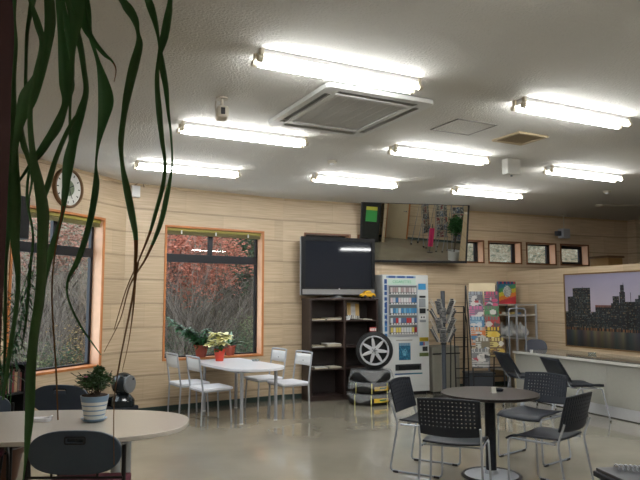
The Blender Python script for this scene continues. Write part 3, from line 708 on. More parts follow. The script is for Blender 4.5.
# chrome trolley in front of it
q = aty(517.5, 330, 10.80); rzt = math.radians(10)
t = thing('chrome_trolley', 'chrome tube trolley with an arched push handle by the counter end', 'trolley', (q.x, q.y, 0), rzt)
obj('handle', MB().tube(soft([(-.15, 0, .09), (-.15, 0, 1.43), (.15, 0, 1.43), (.15, 0, .09)], .06), .013, 10), chrome, t, smooth=True)
obj('deck', MB().bb((-.17, -.05, .09), (.17, .05, .12)), greyp, t, bevel=.004)
obj('cross_bar', MB().cyl((-.15, 0, 1.30), (.15, 0, 1.30), .007, n=8), chrome, t)
for x in (-.14, .14):
    for y in (-.03, .03): obj('wheel', MB().cyl((x - .012, y, .028), (x + .012, y, .028), .028), rubber, t)
# staff chair behind the counter end
q = S6.P(1.55, .55)
t = thing('office_chair', 'grey rounded-back chair standing behind the far counter end', 'chair', (q.x, q.y, 0), math.radians(250))
# (its seat tucks in beyond the counter end)
t.location = S6.P(1.08, .30, 0)
gm_ = mat('grey_upholstery', (96, 100, 112), .7)
obj('seat', MB().lathe([(.16, .40), (.18, .42), (.18, .46), (.16, .48)], 24), gm_, t, smooth=True)
obj('backrest', xf(plate([(.18 * math.copysign(abs(math.cos(a)) ** .7, math.cos(a)), .70 + .19 * math.copysign(abs(math.sin(a)) ** .6, math.sin(a))) for a in [2 * PI * k / 32 for k in range(32)]], [], .03, .008), Matrix.Translation((-.19, 0, 0)) @ Matrix.Rotation(PI / 2, 4, 'Z') @ UPX), gm_, t, smooth=True)
obj('back_post', MB().tube([(-.1, 0, .42), (-.2, 0, .45), (-.21, 0, .68)], .015), blackm, t)
obj('pedestal', MB().cyl((0, 0, .08), (0, 0, .41), .025), blackm, t)
for k in range(5):
    a = 2 * PI * k / 5; obj('leg', MB().tube([(0, 0, .1), (.17 * math.cos(a), .17 * math.sin(a), .06)], .015).cyl((.17 * math.cos(a), .17 * math.sin(a) - .01, .03), (.17 * math.cos(a), .17 * math.sin(a) + .01, .03), .03), blackm, t)

# brown cartons beyond the partition
s_, z_ = SB.hit(611, 263, .25)
for k, (px0, px1, ytop, off, c_) in enumerate(((608, 622, 256, .12, (150, 118, 72)),)):
    s0 = SB.hit(px0, 262, .5)[0]; s1, zt_ = SB.hit(px1, ytop, .5)
    t = thing('wooden_cupboard', 'light wooden cupboard top showing above the far end of the partition', 'cupboard', SB.P((s0 + s1) / 2, .28), SB.rz)
    w_ = s1 - s0
    obj('body', MB().bb((-w_ / 2, -.22, 0), (w_ / 2, .22, zt_ - .04)), mat('cupboard_wood', (160, 126, 78), .5, var=.15), t)
    obj('top', MB().bb((-w_ / 2 - .04, -.25, zt_ - .04), (w_ / 2 + .03, .22, zt_)), mat('cupboard_top', (110, 86, 58), .5), t)
    for sx in (-1, 1): obj('door', MB().bb((sx * w_ / 4 - w_ / 4 + .01, -.235, .1), (sx * w_ / 4 + w_ / 4 - .01, -.221, zt_ - .06)), mat('cupboard_wood', (160, 126, 78)), t)

# ------------------------------------------------------------------ dark bookcase with television
BW, BD_, = 1.20, .36
q0 = atz(310, 402.0, 0); q0.z = 0
bz = SB.rz
BHt = aty(310, 298.3, q0.y)[2]
t = thing('bookcase', 'dark brown open bookcase with two columns under the television', 'bookcase', (q0.x, q0.y, 0), bz)
mb = MB(); mb.bb((0, 0, 0), (.03, BD_, BHt - .03)); mb.bb((BW - .03, 0, 0), (BW, BD_, BHt - .03))
obj('side_panel', MB().bb((0, 0, 0), (.03, BD_, BHt - .03)), dark_wood, t); obj('side_panel', MB().bb((BW - .03, 0, 0), (BW, BD_, BHt - .03)), dark_wood, t)
obj('divider', MB().bb((BW / 2 - .018, .005, .06), (BW / 2 + .018, BD_ - .012, BHt - .03)), dark_wood, t)
obj('top_board', MB().bb((-.01, -.01, BHt - .03), (BW + .01, BD_, BHt)), dark_wood, t, bevel=.003)
obj('back_panel', MB().bb((.03, BD_ - .012, .06), (BW - .03, BD_, BHt - .03)), mat('back_board', (36, 27, 25), .6), t)
obj('plinth', MB().bb((.03, .02, 0), (BW - .03, BD_ - .012, .06)), dark_wood, t)
SHZ = []
for yy in (320.5, 347.5, 369.5):
    z = aty(320, yy, q0.y + .05)[2]; SHZ.append(z)
for z in SHZ + [.075]:
    for a, b in ((.03, BW / 2 - .018), (BW / 2 + .018, BW - .03)): obj('shelf', MB().bb((a, .01, z - .02), (b, BD_ - .012, z)), dark_wood, t)
Rb = Matrix.Rotation(bz, 4, 'Z')
def inb(x, y, z): return Vector((q0.x, q0.y, 0)) + Rb @ Vector((x, y, z))
def mag_stack(x, y, z, n, where, w_=.21, seedb=0):
    for k in range(n):
        c_ = [(196, 190, 176), (176, 160, 130), (206, 204, 198), (150, 140, 120)][(k + seedb) % 4]
        o = obj('magazine', MB().bb((-w_ / 2, -.13, 0), (w_ / 2, .13, .012)), mat('mag_%d' % ((k + seedb) % 4), c_, .6), loc=inb(x + .006 * ((k * 7) % 3), y, z + .0012 + k * .0125), rz=bz + .03 * ((k * 5 + seedb) % 3 - 1))
        tag(o, where + (', topmost' if k == n - 1 else ', bottom one' if k == 0 else ', in the middle'), 'magazine', 'magazines lying on the bookcase shelves')
mag_stack(.155, .15, SHZ[0], 2, 'magazine in the left pile on the left top shelf of the bookcase')
mag_stack(.42, .15, SHZ[0], 3, 'magazine in the right pile on the left top shelf of the bookcase', .25, 1)
mag_stack(.15, .15, SHZ[1], 2, 'magazine in the left pile on the left second shelf of the bookcase', .2, 2)
mag_stack(.42, .15, SHZ[1], 4, 'magazine in the right pile on the left second shelf of the bookcase', .24, 3)
mag_stack(.2, .15, SHZ[2], 2, 'magazine in the left pile on the left third shelf of the bookcase', .22, 1)
mag_stack(.44, .15, SHZ[2], 2, 'magazine in the right pile on the left third shelf of the bookcase', .2, 3)
mag_stack(1.02, .14, SHZ[0], 1, 'single magazine lying beside the leaning catalogue in the bookcase', .16, 0)
t = thing('catalogue', 'gold and white catalogue leaning upright on the right top shelf', 'book', inb(.83, .17, SHZ[0] + .014), bz)
TL = Matrix.Rotation(-.28, 4, 'X') @ Matrix.Rotation(.10, 4, 'Y')
def cat(u, v):
    if v < .22: return (200, 196, 186) if int(u * 12) % 2 else (90, 84, 76)
    if v > .9: return (150, 146, 138)
    return (186, 184, 178) if .3 < u < .68 else (186, 150, 76)
o = printed('catalogue_cover', .22, .29, 16, 20, cat, t, TL @ Matrix.Translation((0, -.004, 0)))
obj('pages', xf(MB().bb((-.11, -.003, 0), (.11, .008, .29)), TL), paper, t)
tag(obj('small_cup', MB().lathe([(.03, 0), (.034, .06), (.03, .06), (.026, .01)]), whitep, loc=inb(.69, .08, SHZ[0] + .0012), smooth=True), 'small white cup on the right top shelf of the bookcase', 'cup')

# television
tvq = aty(337.6, 296.5, q0.y + .38)
tz = BHt
t = thing('television', 'large black flat television with silver rim on the bookcase', 'television', (tvq.x, tvq.y, tz + .001), SB.rz - .02)
A = aty(301, 237, tvq.y - .1); Bq = aty(374.5, 239.3, tvq.y + .1); tw = (Bq.xy - A.xy).length * 1.05; th_ = A.z - tz - .06
TW_ = tw / 2
obj('cabinet', MB().bb((-TW_ + .012, -.04, .045), (TW_ - .012, .06, .045 + th_ - .01)), mat('tv_back', (30, 30, 32), .5), t, bevel=.01)
obj('bezel', xf(plate(rectring(-TW_, .05, TW_, .05 + th_), [rectring(-TW_ + .055, .17, TW_ - .055, th_ - .01)], .03, .003), Matrix.Translation((0, -.05, 0)) @ UPX), mat('tv_bezel', (22, 23, 26), .5, spec=.2), t)
obj('screen', MB().bb((-TW_ + .05, -.05, .165), (TW_ - .05, -.042, th_ - .005)), mat('tv_screen', (34, 38, 46), .04, var=0), t)
obj('speaker_bar', MB().bb((-TW_ + .01, -.072, .06), (TW_ - .01, -.062, .145)), mat('tv_silver', (140, 140, 140), .4, .2), t, bevel=.004)
obj('side_trim', MB().bb((-TW_ - .012, -.04, .05), (-TW_ + .001, .0, .05 + th_)), silver, t, bevel=.004)
obj('maker_mark', MB().box((0, -.0735, .15), (.02, .003, .012)), white, t)
obj('stand', MB().lathe([(.12, 0), (.12, .012), (.07, .03), (.06, .055)], 28).bb((-.30, -.05, 0), (.30, .10, .008)), mat('tv_stand', (120, 120, 120), .3, .3), t, smooth=True)

# yellow toy car
q = inb(1.02, .02, BHt + .001)
t = thing('toy_car', 'yellow toy car on the bookcase top right of the television', 'toy car', q, bz + .1)
ymat = mat('toy_yellow', (226, 176, 40), .25, coat=.5)
bp_ = [(-.13, .03), (-.135, .055), (-.115, .075), (-.08, .082), (-.05, .115), (-.01, .128), (.03, .122), (.06, .09), (.10, .082), (.13, .065), (.135, .035), (.12, .025), (-.12, .025)]
obj('car_body', xf(MB().prism(bp_, -.05, .05), UPX), ymat, t, bevel=.012, smooth=True)
obj('car_window', MB().add([(-.062, -.0515, .083), (.05, -.0515, .083), (.025, -.046, .112), (-.04, -.046, .112), (-.062, .0515, .083), (.05, .0515, .083), (.025, .046, .112), (-.04, .046, .112)],
                         [(0, 1, 2, 3), (4, 5, 6, 7), (0, 1, 5, 4), (1, 2, 6, 5), (2, 3, 7, 6), (3, 0, 4, 7)]), blackp, t)
for x in (-.08, .08):
    for y in (-.045, .045): obj('wheel', MB().cyl((x, y - .012, .026), (x, y + .012, .026), .026), rubber, t)

# ------------------------------------------------------------------ tyres and wheel
TP = atz(371, 399, 0); TP = Vector((TP.x, q0.y - .08, 0)); TP.x = aty(369.5, 395, TP.y)[0]
def tyre_prof(R_, r_, w_):
    h = w_ / 2; return [(r_, -h * .75), (r_ + .01, -h), (R_ - .06, -h), (R_ - .015, -h * .8), (R_, -h * .45), (R_, h * .45), (R_ - .015, h * .8), (R_ - .06, h), (r_ + .01, h), (r_, h * .75)]
def tyre_mb(R_, r_, w_, M=None):
    pr = tyre_prof(R_, r_, w_); mb = MB(); n = 40; vs = []; fs = []
    for rr, z in pr:
        for i in range(n): a = 2 * PI * i / n; vs.append((rr * math.cos(a), rr * math.sin(a), z))
    m_ = len(pr)
    for k in range(m_):
        for i in range(n): fs.append((k * n + i, k * n + (i + 1) % n, ((k + 1) % m_) * n + (i + 1) % n, ((k + 1) % m_) * n + i))
    return mb.add(vs, fs, M)
zc = 0.0; TWd = .160
names = ['wrapped tyre at the bottom of the tyre stack', 'wrapped tyre in the middle of the tyre stack', 'tyre under the upright alloy wheel with plastic draped over it']
for k in range(3):
    R_ = .32 - .012 * k + (.0 if k < 2 else 0)
    t = thing('tyre', names[k], 'tyre', (TP.x + (.0, .01, .03)[k], TP.y, zc), .2 * k, 'stacked tyres')
    obj('tyre_carcass', tyre_mb(R_, .2, TWd, Matrix.Translation((0, 0, TWd / 2))), rubber, t, smooth=True)
    def drape(u, v, k=k, R_=R_):
        a = 2 * PI * u; ph_ = ((a + .2 * k + PI / 2 + (.5, -.4, 0)[k] + PI / 4) % (PI / 2)) - PI / 4; corner = max(0, 1 - abs(ph_) / .62); drop = (.03 + .07 * corner) if k < 2 else (.01 + .15 * corner)
        q_ = v * (R_ + .03 + drop)
        wob = .005 * math.sin(14 * a + 6 * v) + .004 * math.sin(31 * a - 17 * v)
        if q_ < R_ + .012: return (q_ * math.cos(a), q_ * math.sin(a), TWd + .004 + wob * .35)
        e = q_ - R_ - .012; rr = R_ + .012 + e * .3 + wob
        return (rr * math.cos(a), rr * math.sin(a), TWd + .004 - e)
    mb = MB(); mb.grid(drape, 72, 16); obj('plastic_wrap', mb, FILM, t, smooth=True, auto=False)
    if k < 2:
        for a in (-2.35, -1.57, -.75):
            c_, s2 = math.cos(a - .2 * k), math.sin(a - .2 * k)
            obj('strap', MB().box((c_ * (R_ + .02), s2 * (R_ + .02), TWd / 2), (.004, .014, TWd * .96), a - .2 * k), mat('strap_yellow', (206, 200, 120), .5), t)
        mb = MB()
        mb.grid(lambda u, v: ((R_ + .026) * math.cos(-1.45 - .2 * k + u * .75), (R_ + .026) * math.sin(-1.45 - .2 * k + u * .75), .05 + v * .06), 12, 1)
        lb = obj('tyre_label', mb, mat('label_yellow', (206, 170, 50), .5), t, solid=.002)
        mb = MB()
        mb.grid(lambda u, v: ((R_ + .029) * math.cos(-1.2 - .2 * k + u * .35), (R_ + .029) * math.sin(-1.2 - .2 * k + u * .35), .075 + v * .022), 8, 1)
        obj('label_band', mb, mat('label_green', (50, 110, 70), .5), lb, solid=.002)
    zc += TWd + .012
WR = .284
t = thing('alloy_wheel', 'silver seven-spoke alloy wheel with tyre standing upright on the tyre stack', 'wheel', (TP.x + .075, TP.y - .06, zc + WR + .004), math.radians(-4))
obj('tyre_ring', tyre_mb(WR, .215, .2, UPX), rubber, t, smooth=True)
alloy = mat('alloy_silver', (208, 210, 216), .3, .3, var=.02)
mb = MB(); Mf = Matrix.Translation((0, -.085, 0)) @ UPX
mb.lathe([(.205, -.16), (.222, -.16), (.222, .0), (.228, .012), (.214, .015), (.204, .0), (.196, -.02)], 48, M=Mf)
mb.f = [f for f in mb.f if len(f) < 10]
obj('rim', mb, alloy, t, smooth=True)
for k in range(7):
    a = 2 * PI * k / 7 + PI / 2 + .15; R2 = Matrix.Rotation(a, 4, 'Z')
    sp_ = MB(); sp_.prism([(.03, -.026), (.09, -.026), (.15, -.022), (.204, -.010), (.204, .010), (.15, .022), (.09, .026), (.03, .026)], -.012, .012)
    obj('spoke', xf(sp_, Mf @ R2), alloy, t, bevel=.004)
hub = MB().cyl((0, 0, -.03), (0, 0, .018), .055, .048, 24, M=Mf)
hb = obj('hub', hub, alloy, t, bevel=.003)
obj('hub_cap', MB().cyl((0, 0, .016), (0, 0, .024), .022, n=20, M=Mf), mat('cap_grey', (120, 124, 130), .3, .5), hb)
for k in range(5):
    a = 2 * PI * k / 5; obj('wheel_nut', MB().cyl((.037 * math.cos(a), .037 * math.sin(a), .014), (.037 * math.cos(a), .037 * math.sin(a), .025), .008, n=6, M=Mf), blackm, hb)
obj('brake_disc_cover', MB().cyl((0, 0, -.12), (0, 0, -.11), .2, n=32, M=Mf), mat('wheel_inner', (46, 47, 50), .6), t)
t = thing('price_card', 'small red and white card standing on top of the alloy wheel tyre', 'card', (TP.x + .055, TP.y - .06, zc + 2 * WR + .006), 0)
printed('card_face', .10, .062, 12, 8, lambda u, v: (206, 60, 60) if v > .72 or v < .12 else ((240, 238, 236) if int(u * 12) % 4 else (190, 80, 80)), t, thick=.002)

# ------------------------------------------------------------------ cigarette vending machine
vY = 10.62; v0 = aty(383.5, 380, vY); vz = SB.rz * .9
VW = (aty(428.6, 380, vY + .33).xy - v0.xy).length; VH = aty(383.5, 274.5, vY)[2]; VD = .33
t = thing('vending_machine', 'white and blue cigarette vending machine beside the bookcase', 'vending machine', (v0.x, v0.y, 0), vz)
vwhite = mat('vend_white', (206, 208, 206), .35, var=.02); vblue = mat('vend_blue', (44, 96, 160), .35); vdark = mat('vend_dark', (40, 44, 46), .4)
obj('cabinet', MB().bb((0, .02, .06), (VW, VD, VH)), mat('vend_side', (176, 182, 186), .4), t, bevel=.006)
obj('foot_base', MB().bb((.03, .05, 0), (VW - .03, VD - .03, .06)), blackm, t)
def X(px): return (px - 383.5) / 45.1 * VW
def Z(py): return VH - (py - 274.5) / (391.5 - 274.5) * VH
dr = obj('front_door', MB().bb((0, 0, .14), (VW, .02, VH - .005)), vwhite, t, bevel=.004)
obj('lower_panel', MB().bb((0, .004, .06), (VW, .02, .135)), vwhite, t)
def strip(u, v):
    r_ = random.Random(int(v * 60) * 3 + int(u * 3)); return (205, 220, 235) if (int(v * 34) % 3 == 1 and r_.random() < .7) else ((34, 84, 150) if v > .35 else (50, 120, 180))
printed('side_graphic', .05, Z(279) - Z(345), 3, 60, strip, t, Matrix.Translation((X(386.3), -.002, Z(345))))
printed('top_graphic', X(416) - X(387), .035, 40, 2, lambda u, v: (40, 90, 160) if int(u * 13) % 4 else (140, 170, 205), t, Matrix.Translation(((X(387) + X(416)) / 2, -.002, Z(277.8))))
obj('header_panel', MB().bb((X(388.5), -.003, Z(284.5)), (X(416), -.0005, Z(278.5))), mat('vend_header', (190, 212, 200), .35), t)
tx = xf(text_mb('CIGARETTES', .062), Matrix.Translation(((X(388.5) + X(416)) / 2, -.005, (Z(278.5) + Z(284.5)) / 2)) @ UPX @ Matrix.Diagonal((1, 1, 1, 1)))
obj('header_lettering', tx, mat('lettering_green', (80, 176, 130), .4), t)
obj('display_recess', MB().bb((X(388.5), -.002, Z(333.5)), (X(417), -.0003, Z(285))), mat('display_grey', (104, 110, 110), .5), t)
rows = [Z(294), Z(304), Z(314.3), Z(323.8), Z(333)]
rp_ = random.Random(21); pk = [[(214, 214, 210), (200, 190, 190), (226, 226, 222), (170, 150, 150)], [(214, 196, 200), (216, 214, 214), (190, 196, 204), (60, 110, 160)], [(70, 140, 190), (90, 170, 210), (120, 180, 210), (210, 220, 226)],
      [(206, 210, 214), (190, 50, 56), (196, 206, 220), (90, 110, 150)], [(206, 206, 206), (216, 196, 100), (180, 50, 60), (200, 206, 210)]]
for r_i, z in enumerate(rows):
    sh = obj('display_shelf', MB().bb((X(389), -.02, z), (X(416.5), -.002, z + .008)), vwhite, t)
    for k in range(10):
        x = X(390.2) + k * (X(416) - X(390)) / 10.0 + .012; c_ = rp_.choice(pk[r_i])
        obj('cigarette_packet', MB().bb((x, -.014, z + .04), (x + .037, -.003, z + .12)), mat('pk_%d_%d_%d' % c_, c_, .35), sh)
        obj('select_button', MB().box((x + .02, -.016, z + .022), (.030, .008, .018)), whitep if k % 2 else mat('button_white', (232, 232, 232), .3), sh)
        obj('button_gap', MB().box((x - .003, -.014, z + .022), (.012, .006, .022)), vdark, sh)
obj('display_glass_frame', xf(plate(rectring(X(388.2), Z(334.8), X(417.5), Z(284.6)), [rectring(X(389.2), Z(334), X(416.6), Z(285.4))], .012), Matrix.Translation((0, -.006, 0)) @ UPX), silver, t)
def pbox(n_, x0, x1, y0, y1, m_, d=.006): return obj(n_, MB().bb((X(x0), -d, Z(y1)), (X(x1), -.0006, Z(y0))), m_, t)
pbox('brand_panel', 418.5, 426, 283, 289, mat('panel_blue', (60, 140, 190), .35)); pbox('card_slot', 419.5, 425.5, 295, 297, vdark, .01)
pbox('keypad', 419, 425.5, 298, 306.5, mat('panel_mid', (140, 146, 150), .4)); pbox('bill_reader', 419.5, 425.3, 307.5, 312.5, vdark, .012)
pbox('coin_slot', 419, 425.5, 314.5, 318, mat('coin_white', (226, 226, 226), .3), .01); pbox('coin_gap', 420.5, 421.8, 315.5, 317, vdark, .013); pbox('coin_gap', 423, 424.3, 315.5, 317, vdark, .013)
pbox('return_lever', 419.5, 425.5, 319, 321, mat('panel_mid', (140, 146, 150)), .01)
printed('warning_label', X(428) - X(419), Z(336) - Z(340), 10, 6, lambda u, v: (206, 184, 50) if int(v * 6) % 2 else (150, 130, 40), t, Matrix.Translation(((X(419) + X(428)) / 2, -.003, Z(340))))
printed('blue_label', X(428) - X(419), Z(340.4) - Z(344), 12, 4, lambda u, v: (70, 120, 180) if u < .4 else (190, 110, 120) if u < .6 else (200, 214, 230), t, Matrix.Translation(((X(419) + X(428)) / 2, -.003, Z(344))))
pbox('coin_return', 422, 427, 345, 349.5, vdark, .004); pbox('green_label', 418.8, 428, 351, 354.5, mat('olive_label', (96, 110, 60), .5), .004)
def vp(u, v):
    if v > .84: return (150, 190, 214) if int(u * 18) % 3 else (30, 60, 100)
    d_ = math.hypot(u - .5, v - .45); r_ = random.Random(int(u * 18) * 31 + int(v * 24))
    return (120, 180, 206) if (d_ < .2 and r_.random() < .6) else (60, 140, 170) if r_.random() < .3 else (24, 86, 120)
printed('promo_poster', X(410) - X(398.5), Z(341) - Z(357.5), 18, 24, vp, t, Matrix.Translation(((X(410) + X(398.5)) / 2, -.002, Z(357.5))))
obj('promo_lettering', MB().bb((X(396), -.002, Z(339)), (X(412), -.0008, Z(337.8))), mat('letter_grey', (160, 160, 150), .5), t)
pbox('delivery_tray', 395, 420.5, 361.5, 367.5, vdark, .004); pbox('tray_flap', 398.5, 418.5, 363, 366.8, mat('flap_black', (26, 28, 30), .25), .008)
printed('tray_stripe', X(421.5) - X(394.5), .022, 30, 1, lambda u, v: (40, 80 + int(50 * u), 140), t, Matrix.Translation(((X(421.5) + X(394.5)) / 2, -.002, Z(371.5))))
obj('lock', MB().cyl((X(427.8), -.012, Z(309)), (X(427.8), 0, Z(309)), .014), vdark, t)

# ------------------------------------------------------------------ newspaper pole, grey cabinet, wire racks
q = aty(444.5, 395, 10.55)
t = thing('newspaper_stand', 'dark pole newspaper stand on a flat base beside the vending machine', 'newspaper stand', (q.x, q.y, 0), 0)
obj('base', MB().lathe([(.19, 0), (.19, .015), (.05, .03), (.04, .05)], 32), blackm, t, smooth=True)
obj('pole', MB().cyl((0, 0, .03), (0, 0, aty(444, 291, 10.55)[2]), .036, n=16), greyp, t, smooth=True)
for z in (1.40, 1.22, 1.05): obj('ring', MB().lathe([(.036, 0), (.05, .0), (.05, .02), (.036, .02)], 20, c=(0, 0, z - .2)), blackm, t)
npm = print_mat('newsprint', .8)
rn = random.Random(4)
for k in range(16):
    tier = k // 4; a = -PI / 2 + (k % 4 - 1.5) * 1.15 + (tier % 2) * .35; zb_ = (1.34, 1.19, 1.04, .89)[tier]
    t2 = thing('newspaper', 'rolled newspaper clipped to the dark pole stand', 'newspaper', (q.x + .088 * math.cos(a), q.y + .088 * math.sin(a), zb_), a, 'newspapers on the pole stand')
    Mx = Matrix.Rotation(math.radians(27 + 4 * rn.random()), 4, 'Y') @ Matrix.Rotation(PI / 2, 4, 'Z')
    sx_ = rn.randrange(100)
    def nf(u, v, s=sx_): r_ = random.Random(int(v * 26) * 7 + int(u * 4) + s); return (136, 136, 136) if r_.random() < .45 else ((96, 98, 102) if r_.random() < .7 else (66, 68, 72))
    printed('folded_sheets', .10, .25, 5, 20, nf, t2, Mx @ Matrix.Translation((0, -.012, 0)), npm, thick=.012)
    printed('inner_sheets', .075, .27, 5, 20, nf, t2, Mx @ Matrix.Translation((.015, .004, 0)) @ Matrix.Rotation(-.06, 4, 'X'), npm, thick=.01)
s_, _ = SB.hit(446, 370, .45)
t = thing('grey_cabinet', 'low grey metal cabinet behind the newspaper stand', 'cabinet', SB.P(s_ , .22), SB.rz)
gcm = mat('cabinet_grey', (150, 148, 136), .5)
hC = .78
obj('body', MB().bb((-.24, -.2, .03), (.3, .2, hC)), gcm, t, bevel=.006)
obj('plinth', MB().bb((-.22, -.17, 0), (.28, .18, .03)), blackm, t)
obj('door', MB().bb((-.225, -.212, .06), (.285, -.201, hC - .16)), gcm, t, bevel=.003)
obj('handle', MB().bb((.2, -.222, .5), (.22, -.213, .62)), chrome, t)
obj('seam_strip', MB().bb((-.245, -.214, hC - .13), (.305, -.201, hC - .11)), blackm, t)
def wire(pts, r=.008): return MB().tube(soft(pts, .03, 3), r, 6)
def magazine(name, loc, rz, lean, w_, h_, seed, label, group, pal=None, fn=None, cat_='magazine'):
    t = thing(name, label, cat_, loc, rz, group)
    printed('cover', w_, h_, 16, 22, fn or cover(seed, pal), t, Matrix.Rotation(-lean, 4, 'X') @ Matrix.Translation((0, -.003, 0)), thick=0)
    obj('pages', xf(MB().bb((-w_ / 2, -.0025, 0), (w_ / 2, .004, h_)), Matrix.Rotation(-lean, 4, 'X')), paper, t); return t
RY = 10.35; RX = aty(484, 340, RY)[0]; rrz = math.radians(6)
MX0 = Matrix.Translation((RX, RY, 0)) @ Matrix.Rotation(rrz, 4, 'Z')
t = thing('magazine_rack', 'black wire magazine rack with a cream header board', 'magazine rack', (RX, RY, 0), rrz)
RWd = .50; topz = aty(481, 283.5, RY + .1)[2]
for sx in (-1, 1):
    obj('side_frame', wire([(sx * RWd / 2, -.22, .0), (sx * RWd / 2, -.17, .45), (sx * RWd / 2, .10, topz - .02), (sx * RWd / 2, .30, 0)], .011), blackm, t, smooth=True)
tiers = []
for k in range(6):
    z = .52 + k * .165 if k < 5 else 1.42; y = -.17 + .27 * (z - .45) / (topz - .45)
    tiers.append((y, z)); mb = MB(); mb.cyl((-RWd / 2, y, z), (RWd / 2, y, z), .007, n=6); mb.tube([(-RWd / 2, y, z), (-RWd / 2 + .01, y - .06, z - .005), (RWd / 2 - .01, y - .06, z - .005), (RWd / 2, y, z)], .005, 6)
    mb.tube([(-RWd / 2 + .01, y - .06, z + .05), (RWd / 2 - .01, y - .06, z + .05)], .004, 6)
    obj('tier', mb, blackm, t, smooth=True)
for z in (.2, .38): obj('brace', MB().cyl((-RWd / 2, -.2 if z < .3 else -.18, z), (RWd / 2, -.2 if z < .3 else -.18, z), .008, n=6), blackm, t)
obj('header_board', MB().box((.02, .09, topz - .115), (.44, .008, .24)), mat('header_cream', (206, 192, 160), .6), t)
MG = [(5, -.13, 'red and white motoring magazine at the upper left of the magazine rack', [(206, 206, 204), (186, 50, 60), (150, 160, 170), (90, 90, 96)]),
      (5, .13, 'pink and grey magazine at the upper right of the magazine rack', [(190, 190, 196), (200, 70, 110), (120, 126, 136), (80, 84, 96)]),
      (4, -.14, 'pink-titled magazine at the left of the second row', [(216, 100, 150), (206, 206, 210), (130, 110, 130)]), (4, .11, 'green-titled magazine at the right of the second row', [(60, 140, 80), (200, 200, 200), (110, 120, 100)]),
      (3, -.14, 'pale blue magazine at the left of the third row', [(150, 190, 210), (70, 120, 160), (220, 226, 230)]), (3, .11, 'white and red magazine at the right of the third row', [(214, 206, 200), (180, 50, 50), (110, 100, 100)]),
      (2, -.14, 'orange and blue magazine at the left of the fourth row', [(226, 120, 50), (60, 120, 170), (200, 200, 190)]), (2, .10, 'bright yellow magazine at the right of the fourth row', [(226, 186, 50), (60, 54, 50), (230, 200, 80)]),
      (1, -.08, 'blue-titled magazine in the fifth row', [(90, 130, 180), (214, 214, 206), (120, 110, 90)]), (0, -.14, 'black and white magazine with a red corner at the front of the bottom row', [(196, 196, 192), (50, 52, 56), (120, 122, 124), (190, 60, 80)]),
      (1, .15, 'yellow and brown magazine right of the blue-titled one', [(206, 166, 60), (110, 80, 50), (220, 200, 120)])]
for i, (k, x, lb, pal) in enumerate(MG):
    y, z = tiers[k]; p_ = MX0 @ Vector((x, y - .050, z + .003)); big = 1.25 if k == 0 else 1.0
    magazine('magazine', p_, rrz, .05, .235 * (1 if big == 1 else 1.15), .29 * (1 if k < 5 else .98), 40 + i, lb, 'magazines in the wire rack', pal)
RX2 = aty(458.5, 340, 10.9)[0]
t = thing('wire_rack', 'empty black wire rack standing left of the magazine rack', 'rack', (RX2 - .02, 10.78, 0), rrz)
for sx in (-1, 1): obj('side_frame', wire([(sx * .11, -.15, 0), (sx * .11, -.1, 1.2), (sx * .11, .05, 1.48), (sx * .11, .15, 0)], .01), blackm, t)
for z, w_ in ((1.46, .04), (1.36, 0), (.95, -.09), (.8, -.1), (.45, -.13), (.3, -.14)):
    obj('cross_bar', MB().cyl((-.11, w_, z), (.11, w_, z), .008, n=6), blackm, t)
t = thing('storage_box', 'dark grey plastic box on the floor under the magazine rack', 'box', MX0 @ Vector((.10, .56, 0)), rrz)
obj('body', MB().bb((-.22, -.16, 0), (.22, .16, .34)), mat('box_slate', (70, 76, 86), .6), t, bevel=.01)
obj('lid', MB().bb((-.23, -.17, .34), (.23, .17, .37)), greyp, t, bevel=.005)

# ------------------------------------------------------------------ what stands opposite the mirror
vp_ = ab(5.45, -1.95)
t = thing('drinks_machine', 'black vending machine with a green panel, seen only in the mirror', 'vending machine', (vp_.x, vp_.y, 0), ROOM + PI)
obj('cabinet', MB().bb((-.5, -.3, .0), (.5, .35, 1.75)), mat('dm_black', (34, 36, 36), .4), t, bevel=.01)
obj('green_panel', MB().bb((-.38, -.312, .72), (.0, -.302, 1.22)), mat('dm_green', (70, 176, 90), .5), t)
obj('yellow_band', MB().bb((-.38, -.318, 1.12), (.0, -.313, 1.24)), mat('dm_yellow', (206, 206, 80), .5), t)
for k, c_ in enumerate(((200, 60, 60), (230, 230, 230), (200, 70, 120))): obj('button', MB().box((.05 - k * .16, -.306, 1.55), (.07, .012, .05)), mat('dmb_%d' % k, c_, .4), t)
lf_lab = ['blue and white leaflet in a sloping rack, seen in the mirror', 'pale leaflet in a sloping rack, seen in the mirror', 'grey leaflet in a sloping rack, seen in the mirror', 'red leaflet in a sloping rack, seen in the mirror']
fac = ROOM + PI
